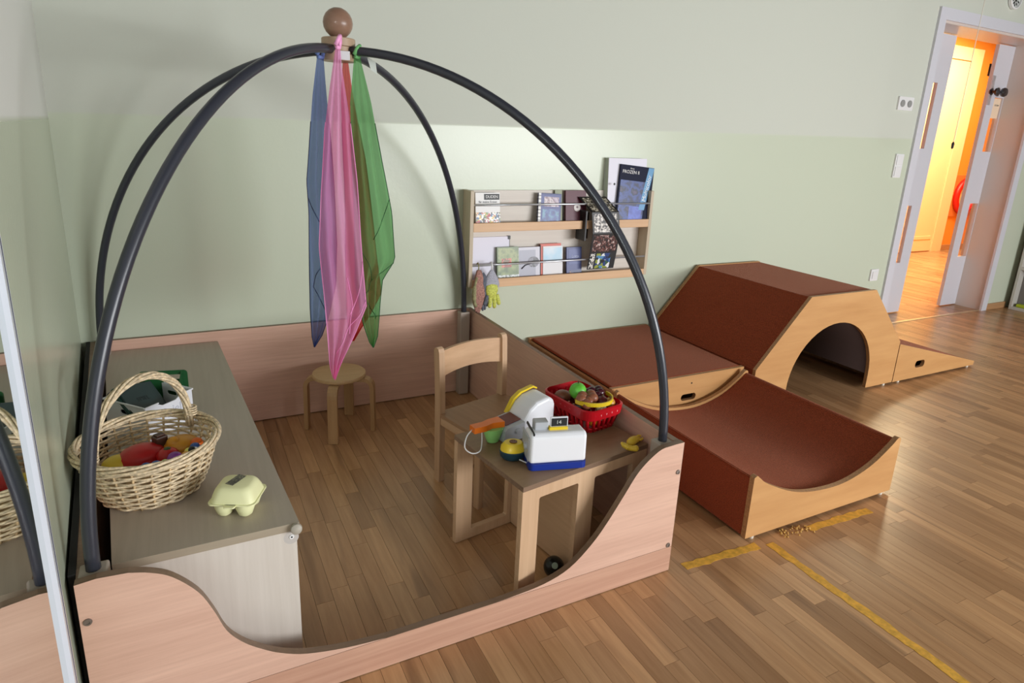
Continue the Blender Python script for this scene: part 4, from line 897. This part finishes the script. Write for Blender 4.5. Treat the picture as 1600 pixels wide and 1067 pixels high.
for dx, l in ((-.014, .052), (-.003, .070), (.008, .066), (.017, .05)): tube('finger', bez([(dx, 0, -.112), (dx+.002, -.002, -.112-l*.5), (dx+.004, 0, -.112-l)], 4), [.0068]*8+[.004], GDK, gl2, 8)
pk = thing('pink_cloth', 'dusty pink cloth mitt hanging at the left of the lower rod', 'mitt', (1.636, -.100, .632))
PKM = plain('cloth_pink', (170, 124, 112), .85, bump=.3, bscale=200, var=.25); OLV = plain('cloth_olive', (150, 144, 106), .85, var=.2, bscale=70)
V, Fc = [], []
for j in range(13):
    z = -.02-.20*j/12; wd = .006+.034*math.sin(math.pi*min(1, j/12*.9+.06))
    for i in range(15):
        a = 2*math.pi*i/15; q = 1+.28*math.cos(3*a+j*.2); V.append((wd*q*math.cos(a)*.75, wd*q*math.sin(a)*.42, z+.010*math.sin(a*2)*(j/12)))
for j in range(12):
    for i in range(15): Fc.append((j*15+i, j*15+(i+1) % 15, (j+1)*15+(i+1) % 15, (j+1)*15+i))
Fc += [tuple(range(15)), tuple(range(180, 195))]
from_py('cloth', V, Fc, PKM, pk, True)
tube('olive_fold', bez([(-.012, -.012, -.05), (-.024, -.014, -.10), (-.022, -.012, -.16), (-.012, -.01, -.19)], 5), [.006]*5+[.010]*5+[.008]*5+[.003], OLV, pk, 8)
tube('hanging_loop', [(.0, .022, .004), (0, .010, .012), (0, 0, .002), (0, 0, -.024)], .0028, OLV, pk, 6)

# ================================================================== SOFT PLAY BLOCKS
CAR = (166, 78, 49)
CARX = carpet('carpet_rust_x', CAR, 'X'); CARY = carpet('carpet_rust_y', CAR, 'Y'); CARZ = carpet('carpet_rust_z', CAR, 'Z', 520)
# flat rocker at the wall
rkr = thing('rocker_platform', 'flat rust carpet platform with arched plywood end at the wall', 'play block')
RX0, RX1, RTZ = 1.962, 2.706, .228
def arc_pts(x0, x1, ztop, zbot, n=20):
    w_ = (x1-x0)/2; s = ztop-zbot; R = (w_*w_+s*s)/(2*s); c = (x0+x1)/2; out = []
    a0 = math.asin(w_/R)
    for i in range(n+1):
        a = -a0+2*a0*i/n; out.append((c+R*math.sin(a), zbot+R-R*math.cos(a)))
    return out
def rend(y):
    hole = rrect(.085, .030, .014, 4, 2.385, .128)
    return prism('end_panel', [[(RX0, RTZ), (RX1, RTZ)]+[(x, z) for x, z in arc_pts(RX0, RX1, RTZ-.022, .030)][::-1], hole], (0, y, 0), (1, 0, 0), (0, 0, 1), (0, .018, 0), PLY('x'), PLYE, rkr)
rend(-.728); rend(-.030)
box('carpet_top', (RX0+.012, -.712, RTZ-.012), (RX1-.012, -.029, RTZ+.002), CARX, rkr, .004)
V, Fc = [], []; AP = arc_pts(RX0+.002, RX1-.002, RTZ-.020, .034)
for x, z in AP: V += [(x, -.709, z), (x, -.031, z), (x, -.709, z+.012), (x, -.031, z+.012)]
for i in range(len(AP)-1):
    a = i*4; Fc += [(a, a+1, a+5, a+4), (a+2, a+6, a+7, a+3), (a, a+4, a+6, a+2), (a+1, a+3, a+7, a+5)]
Fc += [(0, 2, 3, 1), (len(V)-4, len(V)-3, len(V)-1, len(V)-2)]
from_py('curved_bottom', V, Fc, PLYE, rkr)
for x in (2.20, 2.50): box('foot', (x-.02, -.70, .0), (x+.02, -.66, .032), BLACK, rkr); box('foot', (x-.02, -.08, .0), (x+.02, -.04, .032), BLACK, rkr)
lathe('peg_hole', [(.0005, 0), (.004, 0), (.004, .0006), (.0005, .0006)], (2.395, -.7282, .192), BLACK, rkr, 10, mx=RX(90))
# curved cradle in front
crd = thing('cradle_block', 'concave rust carpet cradle block with plywood ends beside the pen', 'play block')
CX0, CX1 = 1.960, 2.694
cf = bez([(1.960, .226, 0), (1.972, .232, 0), (1.985, .222, 0), (2.03, .190, 0), (2.158, .133, 0), (2.289, .108, 0), (2.42, .108, 0), (2.548, .143, 0), (2.645, .200, 0), (2.672, .222, 0), (2.686, .226, 0), (2.694, .218, 0)], 4)
cfp = [(p.x, p.y) for p in cf]
def cend(y, dz=0): return prism('end_panel', [[(CX0, .012), (CX1, .012)]+[(x, z+dz) for x, z in cfp][::-1]], (0, y, 0), (1, 0, 0), (0, 0, 1), (0, .018, 0), PLY('x'), PLYE, crd)
cend(-1.478); cend(-.766)
inn = [(x, z-.012) for x, z in cfp if CX0+.004 <= x <= CX1-.004]; inn = [(CX0+.004, inn[0][1])]+inn+[(CX1-.004, inn[-1][1])]
V, Fc = [], []
for x, z in inn: V += [(x, -1.459, z), (x, -.767, z), (x, -1.459, z-.014), (x, -.767, z-.014)]
for i in range(len(inn)-1):
    a = i*4; Fc += [(a, a+1, a+5, a+4), (a+2, a+6, a+7, a+3), (a, a+4, a+6, a+2), (a+1, a+3, a+7, a+5)]
Fc += [(0, 2, 3, 1), (len(V)-4, len(V)-3, len(V)-1, len(V)-2)]
o = from_py('carpet_hollow', V, Fc, CARX, crd, True); o.data.set_sharp_from_angle(angle=math.radians(50))
box('carpet_side', (CX0+.002, -1.459, .014), (CX0+.012, -.767, .214), CARZ, crd, .002); box('carpet_side', (CX1-.012, -1.459, .014), (CX1-.002, -.767, .200), CARZ, crd, .002)
for x in (CX0+.04, CX1-.04):
    for y in (-1.467, -.757): lathe('glide_foot', [(.001, 0), (.008, 0), (.009, .011), (.001, .012)], (x, y, 0), plain('glide_white', (220, 214, 200), .5), crd, 12)
# tunnel hill
tun = thing('tunnel_hill', 'large rust carpet tunnel hill with arched plywood front', 'play tunnel')
TX = [2.732, 3.030, 3.505, 3.795]; TZT, TZK = .545, .222
outl = [(TX[0], .012), (TX[0], TZK), (TX[1], TZT), (TX[2], TZT), (TX[3], TZK+.02), (TX[3], .012)]
def tend(y):
    arch = [(3.572, .012)]+[(3.264+.308*math.cos(math.pi*i/24), .088+.310*math.sin(math.pi*i/24)) for i in range(25)]+[(2.956, .012)]
    return prism('arch_panel', [outl[:1]+outl[1:]+arch], (0, y, 0), (1, 0, 0), (0, 0, 1), (0, .018, 0), PLY('x'), PLYE, tun)
tend(-.775); tend(-.033)
YA, YB = -.756, -.034
def slab(nm, a, b, t, m, y0=YA, y1=YB):
    a, b = Vector((a[0], 0, a[1])), Vector((b[0], 0, b[1])); u = b-a; n = Vector((u.z, 0, -u.x)).normalized()*t
    P = [a, b, b+n, a+n]; V = [Vector((p.x, y0, p.z)) for p in P]+[Vector((p.x, y1, p.z)) for p in P]
    return from_py(nm, V, [(0, 1, 2, 3), (7, 6, 5, 4), (0, 4, 5, 1), (1, 5, 6, 2), (2, 6, 7, 3), (3, 7, 4, 0)], m, tun)
slab('carpet_slope', (TX[0]+.002, TZK-.004), (TX[1]+.001, TZT-.004), .012, CARX)
slab('carpet_top', (TX[1]+.002, TZT-.004), (TX[2]-.002, TZT-.004), .012, CARX)
slab('carpet_slope', (TX[2]-.001, TZT-.004), (TX[3]-.004, TZK+.014), .012, CARX)
slab('carpet_side', (TX[0]+.004, .014), (TX[0]+.004, TZK-.006), .012, CARZ); slab('carpet_side', (TX[3]-.004, TZK+.010), (TX[3]-.004, .014), .012, CARZ)
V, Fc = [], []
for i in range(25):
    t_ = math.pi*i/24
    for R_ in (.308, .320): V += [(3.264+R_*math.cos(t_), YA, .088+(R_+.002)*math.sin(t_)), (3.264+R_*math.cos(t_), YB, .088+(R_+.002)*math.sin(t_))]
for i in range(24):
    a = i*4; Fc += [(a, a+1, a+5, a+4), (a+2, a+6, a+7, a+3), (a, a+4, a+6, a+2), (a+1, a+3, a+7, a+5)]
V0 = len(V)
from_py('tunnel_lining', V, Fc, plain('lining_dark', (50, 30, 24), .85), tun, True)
for x in (TX[0]+.10, TX[3]-.06):
    for y in (-.766, -.024): lathe('glide_foot', [(.001, 0), (.008, 0), (.009, .011), (.001, .012)], (x, y, 0), MATS['glide_white'], tun, 12)
# ramp wedge
rp = thing('ramp_wedge', 'low plywood ramp wedge with grip hole right of the tunnel', 'play ramp')
W0, W1 = 3.802, 4.575
for y in (-.775, -.033):
    prism('side_cheek', [[(W0, .010), (W1, .010), (W1+.004, .034), (W0, .226)], rrect(.085, .040, .017, 4, 4.022, .088)], (0, y, 0), (1, 0, 0), (0, 0, 1), (0, .018, 0), PLY('x'), PLYE, rp)
V = [(W0, -.756, .222), (W1, -.756, .030), (W1, -.756, .018), (W0, -.756, .210), (W0, -.034, .222), (W1, -.034, .030), (W1, -.034, .018), (W0, -.034, .210)]
from_py('carpet_ramp', V, [(0, 1, 2, 3), (7, 6, 5, 4), (0, 4, 5, 1), (1, 5, 6, 2), (2, 6, 7, 3), (3, 7, 4, 0)], CARX, rp)
box('toe_strip', (W1-.02, -.756, .002), (W1, -.034, .018), PLYE, rp)
for x in (W0+.06, W1-.05): lathe('glide_foot', [(.001, 0), (.008, 0), (.009, .0095), (.001, .010)], (x, -.766, 0), MATS['glide_white'], rp, 12)
for x in (W0+.06, W1-.05): lathe('glide_foot', [(.001, 0), (.008, 0), (.009, .0095), (.001, .010)], (x, -.024, 0), MATS['glide_white'], rp, 12)

# ================================================================== FLOOR TAPE AND CRUMBS
TAPE = plain('tape_yellow', (226, 172, 66), .6, var=.12, bscale=60)
def ragged(name, label, a, b, w_, seed):
    random.seed(seed); a, b = Vector((*a, 0)), Vector((*b, 0)); u = b-a; L = u.length; u.normalize(); n = Vector((-u.y, u.x, 0)); N = max(6, int(L/.02))
    P = [a+u*(L*i/N+random.uniform(-.004, .004))+n*(w_/2+random.uniform(-.004, .003)) for i in range(N+1)]+[a+u*(L*i/N)-n*(w_/2+random.uniform(-.004, .003)) for i in range(N, -1, -1)]
    return tag(prism(name, [[(p.x, p.y) for p in P]], (0, 0, .0003), (1, 0, 0), (0, 1, 0), (0, 0, .0006), TAPE), label, 'tape', 'worn yellow floor tape')
ragged('floor_tape', 'worn yellow tape strip on the floor between pen and cradle block', (1.70, -1.492), (1.985, -1.508), .030, 3)
ragged('floor_tape', 'short worn yellow tape strip along the cradle block front', (2.215, -1.512), (2.515, -1.522), .030, 4)
ragged('floor_tape', 'long yellow tape line running towards the lower right corner', (2.030, -1.515), (2.034, -2.75), .030, 5)
random.seed(11)
cr = []
for k in range(46):
    c = (2.10+random.random()*.12, -1.505+random.gauss(0, .010), .003); r = random.uniform(.002, .005)
    bm = bmesh.new(); bmesh.ops.create_icosphere(bm, subdivisions=1, radius=r); vs = [v.co*random.uniform(.7, 1.2)+Vector(c) for v in bm.verts]; fs = [tuple(v.index for v in f.verts) for f in bm.faces]; bm.free(); cr.append((vs, fs))
stuff(tag(join_vf('crumbs', cr, plain('crumb_tan', (206, 164, 92), .8), None, False), 'tan crumbs scattered before the cradle block', 'crumbs'))
